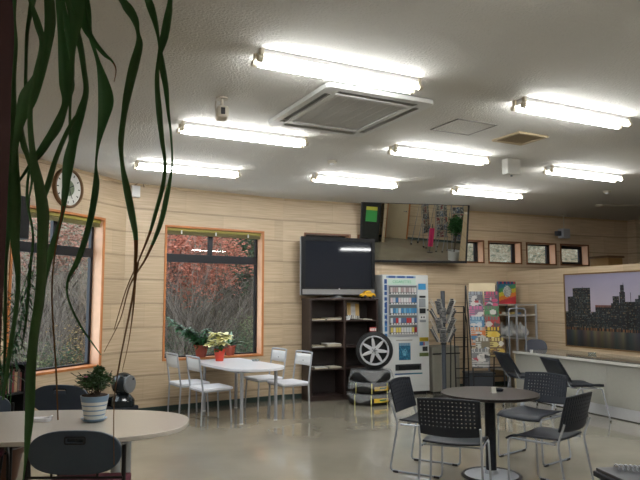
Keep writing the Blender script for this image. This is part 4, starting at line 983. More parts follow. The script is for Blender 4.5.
for i, (a, b_, wd, tilt_) in enumerate(((7.45, -1.75, .42, 0), (7.95, -1.25, .5, .3), (8.45, -.85, .5, .35), (9.12, -.62, .5, .3))):
    p_ = ab(a, b_); rz = fac - .95 + tilt_; Mr = Matrix.Translation(p_) @ Matrix.Rotation(rz, 4, 'Z')
    t = thing('leaflet_rack', ('narrow chrome leaflet rack nearest the door in the mirror', 'second chrome leaflet rack from the door in the mirror', 'third chrome leaflet rack from the door in the mirror', 'chrome leaflet rack at the right end of the mirror')[i], 'leaflet rack', p_, rz, 'leaflet racks seen in the mirror')
    for sx in (-1, 1):
        obj('side_frame', MB().tube([(sx * wd / 2, -.2, .05), (sx * wd / 2, .1, 1.65), (sx * wd / 2, .3, .05)], .012, 6), chrome, t)
        for y in (-.2, .3): obj('castor', MB().cyl((sx * wd / 2 - .01, y, .03), (sx * wd / 2 + .01, y, .03), .03, n=10), blackm, t)
    for k in range(5):
        z = .5 + k * .22; y = -.2 + .3 * (z - .05) / 1.6
        obj('tier', MB().tube([(-wd / 2, y, z), (-wd / 2, y - .05, z), (wd / 2, y - .05, z), (wd / 2, y, z)], .008, 5), chrome, t)
        for j in range(3):
            sd = (i * 5 + k * 3 + j * 2) % 4
            pal = ([(70, 100, 140), (180, 186, 190)], [(176, 172, 160), (110, 120, 110)], [(70, 76, 84), (140, 140, 140)], [(150, 60, 64), (190, 180, 170)])[sd]
            tt = thing('leaflet', lf_lab[sd], 'leaflet', Mr @ Vector(((j - 1) * wd / 3.1, y - .03, z + .005)), rz, 'leaflets seen in the mirror')
            printed('leaflet_face', wd / 3.4, .19, 4, 6, cover(i * 31 + k * 7 + j, pal + [pal[0]]), tt, Matrix.Rotation(-.18, 4, 'X'), thick=.003)
p_ = ab(7.66, -.88)
t = thing('pink_flag', 'pink cloth banner hanging on a thin stand, seen in the mirror', 'banner', p_, ROOM)
obj('stand', MB().cyl((0, 0, 0), (0, 0, .95), .012).cyl((0, 0, 0), (0, 0, .02), .1), blackm, t)
obj('cloth', MB().grid(lambda u, v: ((u - .5) * .16, .02 * math.sin(6 * u) + .02, .2 + v * .62), 8, 8), mat('pink_cloth', (216, 50, 110), .7), t, solid=.004)
p_ = ab(8.35, -.12)
t = thing('potted_tree', 'leafy green potted tree in front of the racks, seen in the mirror', 'plant', p_, 0)
obj('pot', MB().lathe([(.16, 0), (.2, .3), (.18, .3), (.15, .04)]), whitep, t, smooth=True)
obj('stem', MB().cyl((0, 0, .1), (0, 0, 1.0), .02), bark, t)
obj('foliage', crown(2000, (0, 0, 1.12), (.36, .3, .38), .05, RB), green_leaf, t)

# ------------------------------------------------------------------ round black table and perforated chairs
RT = Vector((1.535, 5.90, 0)); TH_ = .735
t = thing('round_table', 'round black pedestal table among the perforated black chairs', 'table', RT)
obj('tabletop', MB().lathe([(.415, -.028), (.432, -.022), (.435, -.01), (.432, 0), (.0001, 0)], 64, c=(0, 0, TH_)), mat('table_black', (36, 32, 32), .3, var=.1, spec=.35), t, smooth=True)
obj('pedestal', MB().cyl((0, 0, .02), (0, 0, TH_ - .03), .047, n=24), blackp, t, smooth=True)
obj('mount_plate', MB().cyl((0, 0, TH_ - .045), (0, 0, TH_ - .027), .16, n=24), blackm, t)
obj('base_ring', MB().lathe([(.235, 0), (.262, 0), (.265, .012), (.25, .024), (.235, .018), (.235, 0)], 48, caps=False), blackm, t, smooth=True)
obj('base_disc', MB().lathe([(.236, .004), (.236, .016), (.06, .028), (.05, .06)], 48), mat('base_pale', (190, 196, 206), .35, .2), t, smooth=True)
q = atz(493.5, 393, TH_)
t = thing('menu_card', 'small white folded card on the round black table', 'card', (q.x, q.y, TH_), .3)
obj('front', xf(MB().bb((-.022, -.001, 0), (.022, .001, .055)), Matrix.Translation((0, -.014, 0)) @ Matrix.Rotation(-.22, 4, 'X')), paper, t)
obj('back', xf(MB().bb((-.022, -.001, 0), (.022, .001, .055)), Matrix.Translation((0, .014, 0)) @ Matrix.Rotation(.22, 4, 'X')), paper, t)
q = atz(498, 391, TH_)
tag(obj('ashtray', MB().lathe([(.045, 0), (.05, .022), (.044, .022), (.036, .006)]), blackp, loc=(q.x, q.y, TH_), smooth=True), 'small black ashtray behind the white card on the round table', 'ashtray')

def perf_chair(label):
    """faces +x, origin on the floor under the seat centre"""
    t = thing('perforated_chair', label, 'chair', group='perforated chairs around the round table')
    def seat_fn(u, v):
        x = -.215 + .445 * u; y = (v - .5) * (.47 - .03 * (1 - u)); z = .445 + .012 * (2 * v - 1) ** 2 - (.0 if u < .8 else .9 * (u - .8) ** 2) + .012 * (1 - u)
        return (x, y, z)
    obj('seat', MB().grid(seat_fn, 16, 10), blackp, t, smooth=True, solid=.012)
    nx, ny = 46, 28
    def back_fn(u, v):
        y = (u - .5) * .48; x = -.235 - .07 * v + .035 * (1 - (2 * u - 1) ** 2) * -1 + .0
        z = .535 + .275 * v + .02 * (1 - (2 * u - 1) ** 2) * (v - .5) * 2 * .6
        return (x, y, z)
    obj('backrest', MB().grid(back_fn, nx, ny, skip=lambda i, j: i % 3 == 1 and j % 3 == 1 and 2 < i < nx - 2 and 4 < j), blackp, t, smooth=True, solid=.012)
    for s in (-1, 1):
        y = s * .235
        obj('leg_frame', MB().tube(soft([(-.285, y * 1.0, .60), (-.225, y, .44), (-.30, y * 1.06, .012), (.20, y * 1.06, .012), (.205, y, .435), (.1, y * .97, .43), (-.2, y * .97, .432)], .045, 4), .0095, 8), chrome, t, smooth=True)
        for x in (-.24, .15): obj('glide', MB().box((x, y * 1.06, .010), (.05, .022, .02)), blackm, t)
    obj('cross_bar', MB().cyl((.12, -.225, .428), (.12, .225, .428), .008, n=8), chrome, t); obj('cross_bar', MB().cyl((-.15, -.225, .43), (-.15, .225, .43), .008, n=8), chrome, t)
    return t
A_ = perf_chair('perforated black chair at the left of the round table, facing right'); A_.location = (1.03, 6.12, 0); A_.rotation_euler = (0, 0, face_rz(.86, -.51))
dup(A_, (1.09, 5.28, 0), face_rz(.36, .93), 'nearest perforated black chair, its back turned to the viewer')
dup(A_, (2.10, 6.52, 0), face_rz(-.75, -.62), 'perforated black chair behind the round table at right, facing the viewer')
dup(A_, (1.88, 5.48, 0), face_rz(-.70, .72), 'perforated black chair at the right front of the round table, seen from its side')

def shell_chair(label):
    t = thing('counter_chair', label, 'chair', group='smooth black chairs at the counter')
    obj('seat', MB().grid(lambda u, v: (-.22 + .46 * u, (v - .5) * (.46 - .05 * abs(2 * u - 1)), .45 + .02 * (2 * v - 1) ** 2 - .12 * max(0, u - .8) ** 1.5), 14, 12), blackp, t, smooth=True, solid=.03)
    obj('backrest', MB().grid(lambda u, v: (-.25 - .17 * v - .03 * (1 - (2 * u - 1) ** 2), (u - .5) * (.47 - .06 * v), .52 + .29 * v), 14, 12), blackp, t, smooth=True, solid=.02)
    for s in (-1, 1):
        y = s * .215
        obj('leg', MB().tube(soft([(.12, y, .43), (.2, y, .425), (.29, y * 1.1, .012)], .05), .0105, 8), chrome, t, smooth=True)
        obj('leg', MB().tube(soft([(.10, y, .43), (-.16, y, .43), (-.27, y * 1.1, .012)], .05), .0105, 8), chrome, t, smooth=True)
        obj('back_strut', MB().tube(soft([(-.14, y * .8, .435), (-.24, y * .8, .45), (-.31, y * .8, .60)], .03), .009, 8), chrome, t, smooth=True)
        for x in (-.272, .292): obj('glide', MB().cyl((x, y * 1.1, 0), (x, y * 1.1, .02), .013), blackm, t)
    obj('cross_bar', MB().cyl((.15, -.2, .425), (.15, .2, .425), .009, n=8), chrome, t)
    return t
fcx, fcy = S6.n.x, S6.n.y
E_ = shell_chair('smooth black chair at the counter, the nearer one with its legs showing'); E_.location = (3.42, 8.62, 0); E_.rotation_euler = (0, 0, face_rz(fcx, fcy) - .15)
dup(E_, (3.05, 9.55, 0), face_rz(fcx, fcy) - .15, 'smooth black chair at the far end of the counter')

# ------------------------------------------------------------------ white table with white chairs
TC = Vector((-1.07, 8.86, 0)); na = math.atan2(-SM.n.y, -SM.n.x)
t = thing('white_table', 'white table with a rounded end standing against the right-hand big window', 'table', TC, na)
out = [(-.885, -.4), (.35, -.4)] + [(.35 + .4 * math.sin(PI * k / 24), -.4 * math.cos(PI * k / 24)) for k in range(1, 24)] + [(.35, .4), (-.885, .4)]
obj('tabletop', xf(plate(out, [], .026, .003), Matrix.Translation((0, 0, .684))), white, t, smooth=True)
mb = MB(); mb.bb((-.7, -.27, .63), (.46, -.25, .67)); mb.bb((-.7, .25, .63), (.46, .27, .67)); mb.bb((.44, -.25, .63), (.46, .25, .67)); mb.bb((-.7, -.25, .63), (-.68, .25, .67))
obj('apron_frame', mb, silver, t)
for x in (-.66, .5):
    for y in (-.25, .25):
        l_ = obj('leg', MB().cyl((x, y, .012), (x, y, .672), .022, n=16), silver, t, smooth=True)
        obj('leg_foot', MB().cyl((x, y, 0), (x, y, .014), .024, n=16), whitep, l_)
def white_chair(label):
    t = thing('white_chair', label, 'chair', group='white chairs at the window table')
    obj('seat', MB().bb((-.19, -.19, .405), (.20, .19, .44)), mat('white_vinyl', (238, 240, 248), .4), t, bevel=.012, smooth=True)
    for s in (-1, 1):
        obj('leg', MB().tube(soft([(.165, s * .165, .41), (.185, s * .18, 0.0)], .02), .011, 8), silver, t, smooth=True)
        obj('back_post', MB().tube([(-.20, s * .185, 0), (-.185, s * .185, .42), (-.235, s * .185, .80), (-.24, s * .182, .815)], .011, 8), silver, t, smooth=True)
    mb = MB(); mb.tube([(-.175, -.18, .397), (.165, -.165, .397)], .010, 8); mb.tube([(-.175, .18, .397), (.165, .165, .397)], .010, 8); mb.tube([(.165, -.17, .397), (.165, .17, .397)], .01, 8); mb.tube([(-.18, -.18, .397), (-.18, .18, .397)], .01, 8)
    obj('seat_frame', mb, silver, t, smooth=True)
    obj('back_panel', MB().grid(lambda u, v: (-.212 - .022 * v - .012 * (1 - (2 * u - 1) ** 2), (u - .5) * .355, .64 + .15 * v), 10, 3), whitep, t, smooth=True, solid=.01)
    obj('top_rail', MB().tube([(-.238, -.185, .81), (-.255, -.09, .815), (-.255, .09, .815), (-.238, .185, .81)], .012, 8), silver, t, smooth=True)
    obj('grip_hole', MB().box((-.221, 0, .70), (.004, .012, .012)), blackm, t)
    return t
fa = math.atan2(SM.d.y, SM.d.x)
W_ = white_chair('white chair at the left of the window table, the nearer one'); W_.scale = (1.1, 1.1, 1.04); W_.location = (-1.42, 8.48, 0); W_.rotation_euler = (0, 0, fa)
dup(W_, (-1.80, 8.95, 0), fa, 'white chair at the left of the window table, close to the wall')
dup(W_, (-.44, 8.98, 0), fa + PI, 'white chair at the right of the window table, the nearer one')
dup(W_, (-.82, 9.50, 0), fa + PI, 'white chair at the right of the window table, close to the wall')
q = atz(255.5, 361, .70)
tag(obj('glass_dish', MB().lathe([(.045, 0), (.06, .025), (.053, .025), (.04, .006)]), MATS['clear_glass'], loc=(q.x, q.y, .70), smooth=True), 'clear glass dish on the white window table', 'dish')

# pots on the sill and the table
def pot(name_, t, r0, r1, h, m_, rim=.01):
    obj('pot', MB().lathe([(r0, 0), (r1, h * .82), (r1 + rim, h * .82), (r1 + rim, h), (r1 - .006, h), (r1 - .012, h * .9)]), m_, t, smooth=True)
    obj('soil', MB().cyl((0, 0, h * .86), (0, 0, h * .9), r1 - .012, n=24), soil, t)
def leaf_blade(mb, base, dirv, L, w_, droop=.6, n=5):
    d = Vector(dirv).normalized(); side = d.cross(Vector((0, 0, 1))); side = side.normalized() if side.length > 1e-3 else Vector((1, 0, 0)); p = Vector(base); ps = []
    for k in range(n + 1):
        u = k / n; ww = w_ * math.sin(PI * min(1, .12 + .88 * u)) ** .7 * .5 + .0006; ps += [p - side * ww, p + Vector((0, 0, -ww * .35)), p + side * ww]
        d = (d + Vector((0, 0, -droop / n))).normalized(); p = p + d * (L / n)
    fs = []
    for k in range(n):
        a = k * 3; fs += [(a, a + 1, a + 4, a + 3), (a + 1, a + 2, a + 5, a + 4)]
    mb.add(ps, fs)
rl = random.Random(9); SILL = .73
def sill_pt(px):
    s_ = SM.hit(px, 355, -.045)[0]; return SM.P(s_, -.045, SILL)
p_ = sill_pt(201)
t = thing('bushy_potted_plant', 'bushy dark green plant in a terracotta pot on the window sill', 'potted plant', p_, 0)
pot('p', t, .068, .100, .18, terracotta)
mb = MB(); st = MB()
for k in range(12):
    a = rl.uniform(0, 6.28); top = Vector((rl.uniform(-.22, .17), rl.uniform(-.16, .02), rl.uniform(.24, .46)))
    if k < 3: top = Vector((-.32 - .1 * k, -.10, .42 + .09 * k))
    pts = [Vector((.02 * math.cos(a), .02 * math.sin(a), .14)), top * .55 + Vector((0, 0, .09)), top]
    st.tube(pts, .004, 5)
    for j in range(46):
        u = j / 45; b_ = pts[0].lerp(pts[1], u * 2) if u < .5 else pts[1].lerp(pts[2], u * 2 - 1)
        an = rl.uniform(0, 6.28); leaf_blade(mb, b_, (math.cos(an), math.sin(an) * .8 - .12, rl.uniform(-.1, .8)), rl.uniform(.08, .13), .036, .9, 3)
obj('stems', st, bark, t); obj('leaves', mb, dark_leaf, t, smooth=True)
p_ = sill_pt(230)
t = thing('broad_leaf_plant', 'pale-edged broad-leaved plant in a terracotta pot behind the poinsettia', 'potted plant', p_, 0)
pot('p', t, .06, .08, .15, terracotta)
mb = MB(); m2 = MB()
for k in range(16):
    an = rl.uniform(0, 6.28); leaf_blade(mb if k % 3 else m2, (0, 0, .14), (math.cos(an), math.sin(an) * .5 - .2, rl.uniform(.7, 2.2)), rl.uniform(.16, .30), .05, 1.1, 6)
obj('leaves', mb, green_leaf, t, smooth=True); obj('pale_leaves', m2, mat('pale_leaf', (150, 180, 160), .4), t, smooth=True)
q = atz(219.5, 361, .70)
t = thing('poinsettia', 'cream-yellow poinsettia in a red pot on the white window table', 'potted plant', (q.x, q.y, .7012), 0)
pot('p', t, .055, .078, .17, mat('red_pot', (204, 66, 44), .45), .006)
mb = MB(); m2 = MB()
for k in range(30):
    an = rl.uniform(0, 6.28); leaf_blade(mb, (.02 * math.cos(an), .02 * math.sin(an), rl.uniform(.15, .26)), (math.cos(an), math.sin(an), rl.uniform(-.1, .6)), rl.uniform(.10, .16), .055, .9, 5)
for k in range(11):
    c_ = Vector((rl.uniform(-.12, .12), rl.uniform(-.12, .06), rl.uniform(.24, .41)))
    for j in range(11):
        an = j * .571 + rl.uniform(-.2, .2); leaf_blade(m2, c_, (math.cos(an), math.sin(an) - .25, rl.uniform(.0, .7)), rl.uniform(.09, .14), .062, .6, 4)
obj('green_leaves', mb, green_leaf, t, smooth=True); obj('cream_bracts', m2, mat('bract_cream', (250, 242, 190), .5, var=.12), t, smooth=True)

# ------------------------------------------------------------------ near oval table at the left
nt_ = Vector((-1.93, 4.62, 0)); ta = math.radians(5)
t = thing('oval_table', 'large pale oval-ended table in the left foreground', 'table', nt_, ta)
HL, HW = .98, .575
out = [(HL * math.copysign(abs(math.cos(a)) ** (2 / 2.5), math.cos(a)), HW * math.copysign(abs(math.sin(a)) ** (2 / 2.5), math.sin(a))) for a in [2 * PI * k / 72 for k in range(72)]]
obj('tabletop', xf(plate(out, [], .02, .006), Matrix.Translation((0, 0, .684))), mat('pale_laminate', (206, 200, 190), .22, var=.03), t, smooth=True)
for x in (-.55, .52):
    for y in (-.045, .045):
        obj('column', MB().cyl((x + y * .6, y, .03), (x + y * .6, y, .67), .033, n=20), chrome, t, smooth=True)
    obj('foot', MB().bb((x - .04, -.36, 0), (x + .04, .36, .03)), chrome, t, bevel=.01)
    obj('mount_plate', MB().bb((x - .06, -.3, .655), (x + .06, .3, .672)), blackm, t)
def oval_chair(label, sc=1.0):
    t = thing('oval_back_chair', label, 'chair', group='oval-backed chairs at the pale table')
    ring = []
    for k in range(48):
        a = 2 * PI * k / 48; c_, s_ = math.cos(a), math.sin(a)
        ring.append((.258 * math.copysign(abs(c_) ** .72, c_), .70 + .118 * math.copysign(abs(s_) ** .8, s_)))
    hole = rectring(-.055, .752, .055, .785, .010)
    MB_ = Matrix.Translation((-.215, 0, 0)) @ Matrix.Rotation(-.10, 4, 'Y') @ Matrix.Rotation(PI / 2, 4, 'Z') @ UPX
    MB_ = Matrix.Translation((-.235, 0, 0)) @ Matrix.Rotation(PI / 2, 4, 'Z') @ UPX
    sb = mat('slate_plastic', (62, 76, 92), .4, var=.05)
    obj('backrest', xf(plate(ring, [hole], .012, .006), MB_), sb, t, smooth=True)
    obj('grip_recess', xf(plate(rectring(-.062, .745, .062, .792, .012), [rectring(-.054, .753, .054, .784, .01)], .026), MB_), blackp, t)
    obj('grip_back', xf(MB().bb((-.058, .744, -.003), (.058, .776, .003)), Matrix.Translation((.012, 0, 0)) @ MB_), mat('grip_slate', (74, 90, 108), .5), t)
    obj('seat', MB().grid(lambda u, v: (-.19 + .42 * u, (v - .5) * (.46 - .06 * abs(2 * u - 1) ** 3), .455 - .1 * max(0, u - .75) ** 1.5), 12, 10), burg, t, smooth=True, solid=.045)
    for s in (-1, 1):
        obj('leg_frame', MB().tube(soft([(-.23, s * .276, .745), (-.22, s * .276, .44), (-.27, s * .28, .01)], .03), .0125, 8).tube(soft([(-.22, s * .25, .42), (.17, s * .25, .42), (.24, s * .255, .01)], .05), .0115, 8), blackm, t, smooth=True)
    obj('cross_bar', MB().cyl((-.235, -.275, .56), (-.235, .275, .56), .008, n=8), blackm, t); obj('cross_bar', MB().cyl((.1, -.25, .42), (.1, .25, .42), .009, n=8), blackm, t)
    for s in (-.13, .13): obj('back_post', MB().cyl((-.236, s, .555), (-.236, s, .62), .007, n=8), blackm, t)
    return t
O_ = oval_chair('slate oval-backed chair nearest the viewer, back turned, at the pale table'); O_.location = (-1.41, 4.0, 0); O_.rotation_euler = (0, 0, PI / 2 + .03)
dup(O_, (-2.32, 5.52, 0), -PI / 2 - .12, 'oval-backed chair behind the pale table with its grip slot facing the viewer')
dup(O_, (-2.62, 4.93, 0), math.atan2(-.9, .45), 'oval-backed chair cut by the left edge, burgundy seat under the table')
q = atz(92, 422, .70)
t = thing('rose_pot', 'small rose bush in a blue and white striped pot on the pale table', 'potted plant', (q.x, q.y + .04, .70), 0)
bl = mat('pot_blue', (128, 158, 186), .3); wh = mat('pot_white', (222, 224, 220), .3)
obj('saucer', MB().lathe([(.065, 0), (.088, .016), (.092, .022), (.082, .02), (.06, .008)]), bl, t, smooth=True)
zs = [(.012, bl), (.020, wh), (.044, bl), (.053, wh), (.078, bl), (.087, wh), (.112, bl), (.121, wh), (.142, bl), (.182, None)]
for (za, m_), (zb_, _) in zip(zs, zs[1:]):
    ra = .066 + .034 * za / .182; rb = .066 + .034 * zb_ / .182
    obj('pot_band', MB().cyl((0, 0, za), (0, 0, zb_), ra, rb, 36), m_, t, smooth=True)
obj('soil', MB().cyl((0, 0, .180), (0, 0, .186), .09, n=30), soil, t)
mb = MB(); st = MB(); m2 = MB()
for k in range(18):
    an = rl.uniform(0, 6.28); tip = Vector((rl.uniform(-.15, .14), rl.uniform(-.12, .12), rl.uniform(.24, .36)))
    if k == 0: tip = Vector((.015, 0, .40))
    b0 = Vector((.03 * math.cos(an), .03 * math.sin(an), .18)); st.tube([b0, b0.lerp(tip, .5) + Vector((0, 0, .02)), tip], .003, 5)
    for j in range(38):
        b_ = b0.lerp(tip, .35 + .65 * j / 37) + Vector((rl.uniform(-.025, .025),) * 1 + (rl.uniform(-.025, .025), rl.uniform(-.02, .02))); aa = rl.uniform(0, 6.28)
        leaf_blade(mb, b_, (math.cos(aa), math.sin(aa), rl.uniform(-.2, .9)), rl.uniform(.026, .042), .026, .5, 3)
mb = crown(1500, (0, 0, .285), (.155, .13, .085), .014, rl); mb.v += []; mb2 = crown(300, (.02, 0, .36), (.05, .05, .05), .013, rl); mb.add(mb2.v, mb2.f)
obj('stems', st, bark, t); obj('leaves', mb, mat('rose_leaf', (52, 82, 44), .45, var=.4), t, smooth=True)
for k in range(10): an = k * .63; leaf_blade(m2, (-.045, -.06, .315), (math.cos(an), math.sin(an), .8), .022, .018, .3, 3)
obj('pink_bloom', m2, mat('rose_pink', (214, 130, 160), .5), t, smooth=True)
q = atz(41, 421, .70)
t = thing('white_dish', 'small flat white dish on the pale table left of the striped pot', 'dish', (q.x, q.y, .70), .1)
obj('dish', xf(plate(rectring(-.065, -.04, .065, .04, .02), [], .016, .004), Matrix.Translation((0, 0, .012))), white, t, smooth=True)
obj('lip', MB().tube(soft([(.03, -.03, .026), (.07, -.02, .032), (.07, .03, .032)], .02), .005, 6), white, t)

# black globe heater on its dark base by the corner
q = atz(123, 384, .5); gx, gy = q.x * 8.35 / q.y, 8.35
t = thing('globe_heater', 'black round globe-shaped device with a flat grey face near the corner', 'heater', (gx, gy, 0), math.radians(-20))
dk = mat('gloss_black', (30, 36, 40), .15, var=.1)
obj('base', MB().bb((-.30, -.16, 0), (.14, .16, .22)), blackp, t, bevel=.02)
obj('neck', MB().lathe([(.15, .22), (.15, .30), (.10, .36), (.07, .38)], 28), dk, t, smooth=True)
gl = MB().lathe([(.03, -.14)] + [(.145 * math.cos(a), .145 * math.sin(a)) for a in [(-75 + 10 * k) * PI / 180 for k in range(13)]] + [(.115, .095)], 32)
obj('globe', xf(gl, Matrix.Translation((0, 0, .50)) @ Matrix.Rotation(PI / 2, 4, 'Y')), dk, t, smooth=True)
obj('face_disc', MB().cyl((.085, 0, .50), (.118, 0, .50), .112, n=36), mat('face_grey', (112, 114, 116), .5), t, bevel=.005)
obj('side_knob', MB().cyl((.118, .05, .56), (.125, .05, .56), .014), blackm, t)
obj('side_case', MB().bb((-.32, -.15, .22), (-.12, .15, .34)), dk, t, bevel=.02)

# bookcase under the left window
sB, _ = SL.hit(26, 385, .36); pz = SL.P(sB - .95, .36)
t = thing('low_bookcase', 'low black bookcase with leaning books under the left window', 'bookcase', (pz.x, pz.y, 0), SL.rz)
blk = mat('black_laminate', (24, 24, 28), .35)
LH = aty(20, 361.5, SL.P(sB, .36).y)[2]; LWd = .95; sA, sC = .36, LH - .34
for x in (0, LWd - .025): obj('side_panel', MB().bb((x, 0, 0), (x + .025, .34, LH - .025)), blk, t)
obj('top_board', MB().bb((0, 0, LH - .025), (LWd, .34, LH)), mat('top_gloss', (60, 62, 70), .12), t)
for z in (.05, .33, LH - .31): obj('shelf', MB().bb((.025, 0, z - .02), (LWd - .025, .33, z)), blk, t)
obj('back_panel', MB().bb((.025, .33, .03), (LWd - .025, .34, LH - .025)), blk, t)
Rl = Matrix.Rotation(SL.rz, 4, 'Z'); bk = [(110, 60, 56), (90, 76, 70), (150, 126, 96), (120, 50, 50), (70, 64, 84), (176, 166, 140), (96, 52, 44), (60, 60, 66)]
x = LWd - .03; k = 0
bn = ['black', 'dark', 'tan', 'red', 'slate', 'cream', 'brown', 'grey']
while x > .25 and k < 14:
    wv = .022 + .016 * ((k * 37) % 5) / 4; hv = .20 + .05 * ((k * 53) % 7) / 6; x -= wv + .002
    lean = 0.0 if k < 10 else -.28
    o = obj('book', MB().bb((0, 0, 0), (wv, .17, hv)), mat('book_%d' % (k % 8), bk[k % 8], .6), bevel=.002)
    o.location = (Vector((pz.x, pz.y, 0)) + Rl @ Vector((x - (0 if k < 10 else .03 * (k - 9)), .03, LH - .31 + (0.0015 if k < 10 else .009)))); o.rotation_euler = (0, lean, SL.rz)
    tag(o, 'upright book on the top shelf of the low black bookcase' if k < 10 else 'book leaning at the left of the row in the low black bookcase', 'book', 'upright books in the low bookcase' if k < 10 else 'leaning books in the low bookcase'); k += 1
for k in range(5):
    o = obj('booklet', MB().bb((-.11, 0, 0), (.11, .24, .014)), mat('booklet_%d' % (k % 2), ((190, 180, 160), (150, 140, 130))[k % 2], .7), loc=Vector((pz.x, pz.y, 0)) + Rl @ Vector((LWd - .17 - .012 * k, .02, .3315 + .0145 * k)), rz=SL.rz)
    tag(o, 'pale booklet in the pile on the middle shelf of the low black bookcase', 'booklet', 'booklets piled in the low bookcase')

# palm with narrow leaves at far left
pp = Vector((-2.80, 5.78, 0))
t = thing('bamboo_palm', 'narrow-leaved palm in a pot at the far left edge', 'potted plant', pp, 0)
pot('p', t, .13, .17, .28, mat('pot_brown', (96, 62, 44), .5))
mb = MB(); st = MB()
for k in range(11):
    an = rl.uniform(0, 6.28); tip = Vector((.38 * math.cos(an) * rl.uniform(.3, 1), .3 * math.sin(an) * rl.uniform(.3, 1), rl.uniform(1.1, 2.05))); b0 = Vector((.05 * math.cos(an), .05 * math.sin(an), .26)); md = Vector((tip.x * .3, tip.y * .3, tip.z * .75))
    st.tube([b0, md, tip], .005, 5)
    for j in range(26):
        u = .35 + .65 * j / 25; b_ = (b0 * (1 - u) ** 2 + md * 2 * u * (1 - u) + tip * u * u); aa = an + (1.2 if j % 2 else -1.2) + rl.uniform(-.4, .4)
        leaf_blade(mb, b_, (math.cos(aa), math.sin(aa), rl.uniform(-.1, .5)), rl.uniform(.12, .2), .020, 1.2, 4)
obj('stems', st, green_leaf, t); obj('leaves', mb, mat('palm_leaf', (40, 74, 46), .45, var=.3), t, smooth=True)

# brown post at the left edge
o = obj('trim_9', MB().bb((-.16, -.06, 0), (0, .06, CH)), mat('post_brown', (58, 30, 24), .9, var=.1, spec=.08), loc=(aty(3, 300, 1.26)[0], 1.2, 0)); o['kind'] = 'structure'

# hanging strap-leaved plant near the camera
hc = Vector((-.40, 1.30, 2.50))
t = thing('hanging_plant', 'strap-leaved plant hanging close to the viewer at the upper left', 'plant', hc, 0)
obj('pot', MB().lathe([(.07, -.02), (.11, .12), (.12, .12), (.12, .135), (.105, .135), (.09, .06)]), mat('pot_brown', (96, 62, 44)), t, smooth=True)
cd = MB()
for k in range(3):
    a = 2.1 * k; cd.tube([(.115 * math.cos(a), .115 * math.sin(a), .12), (0, 0, .5)], .003, 5)
cd.tube([(0, 0, .5), (0, 0, CH - hc.z)], .004, 5)
obj('hanger_cord', cd, bark, t)
strap_m = mat('strap_leaf', (66, 116, 70), .36, var=.3, scale=14)
drym = mat('dry_tip', (128, 92, 58), .7)
LV = [  # traced leaves: distance, then (x, y, apparent width)
 (1.18, [(14,-6,4),(15,20,3),(16,45,5),(14,80,6),(14,120,9),(15,165,11),(16,200,12),(15,240,10),(18,275,6),(16,310,5),(10,350,5),(3,400,3)]),
 (1.25, [(34,-6,8),(30,15,7),(27,35,6),(26,65,5),(26,90,5),(30,120,4),(32,150,4),(29,170,3),(27,200,3),(33,235,3),(30,270,4),(26,320,4),(21,350,2)]),
 (1.12, [(49,-6,13),(50,25,13),(46,55,9),(38,78,11),(28,98,14),(20,122,9),(15,150,6),(12,172,4)]),
 (1.22, [(58,-6,7),(61,30,7),(64,60,10),(67,85,13),(65,105,8),(56,128,12),(42,148,10),(30,165,7),(12,192,3)]),
 (1.16, [(78,-6,12),(76,25,11),(73,50,7),(72,75,6),(70,110,5),(70,150,6),(66,185,9),(62,215,5),(53,245,7),(46,272,6),(41,300,4),(37,325,2)]),
 (1.20, [(84,-6,8),(84,22,9),(93,40,6),(104,54,5),(112,61,3),(116,70,2),(114,82,1.2)]),
 (1.24, [(88,10,8),(90,34,6),(97,58,5),(103,80,10),(106,100,13),(103,120,10),(98,145,5),(96,165,4),(96,185,9),(92,212,9),(85,240,8),(77,262,7),(68,280,4),(68,298,3),(80,325,3),(101,355,1.5)]),
 (1.10, [(118,-6,7),(128,8,10),(135,20,8),(138,33,5),(139,45,9),(134,65,12),(128,92,11),(124,115,8),(121,140,7),(122,162,5),(126,185,7),(132,215,7),(136,240,5),(135,270,4),(134,300,3),(129,340,1.8),(122,372,1.2)]),
 (1.18, [(146,-6,7),(151,8,8),(156,25,6),(159,42,4),(162,65,7),(166,88,6),(168,110,4),(171,135,3),(172,165,2.5),(167,195,5),(160,225,5),(146,258,3),(130,285,2.5),(120,320,1.6),(104,352,1)]),
 (1.14, [(171,-6,6),(168,15,9),(164,38,9),(159,58,5),(157,80,5),(159,110,6),(162,140,5),(165,162,4),(163,185,5),(155,215,5),(149,235,4),(138,262,2.5),(126,290,2),(114,330,1.2)]),
 (1.05, [(28,-6,5),(38,25,8),(42,45,6),(34,80,5),(30,115,6),(33,155,8),(39,185,12),(43,215,15),(42,255,14),(40,295,13),(34,335,11),(31,370,10),(30,405,9),(28,435,7),(25,465,3.5),(22,490,1.5)]),
 (1.26, [(68,30,6),(72,75,5),(66,105,5),(56,128,7),(46,146,8),(38,158,6),(28,168,4)]),
 (1.15, [(66,-6,6),(73,20,8),(80,45,8),(84,70,7),(86,92,7),(80,115,9),(74,138,8),(69,160,9),(66,182,7),(64,206,3)]),
 (1.15, [(79,112,4),(68,130,6),(56,158,7),(48,185,8),(42,205,4)]),
 (1.12, [(21,121,4),(23,142,7),(28,158,5),(32,180,3),(27,205,2)]),
 (1.15, [(64,204,2),(60,225,1.6),(54,260,1.5),(52,300,1.5),(56,370,1.6),(58,420,1.3)]),
 (1.14, [(138,262,2),(132,300,2),(124,340,1.6),(118,372,1.5),(114,405,1.2),(114,465,1)]),
 (1.3, [(7,-6,4),(8,60,5),(10,120,7),(8,170,9),(9,215,7),(6,260,4),(5,330,4),(4,380,2)]),
]
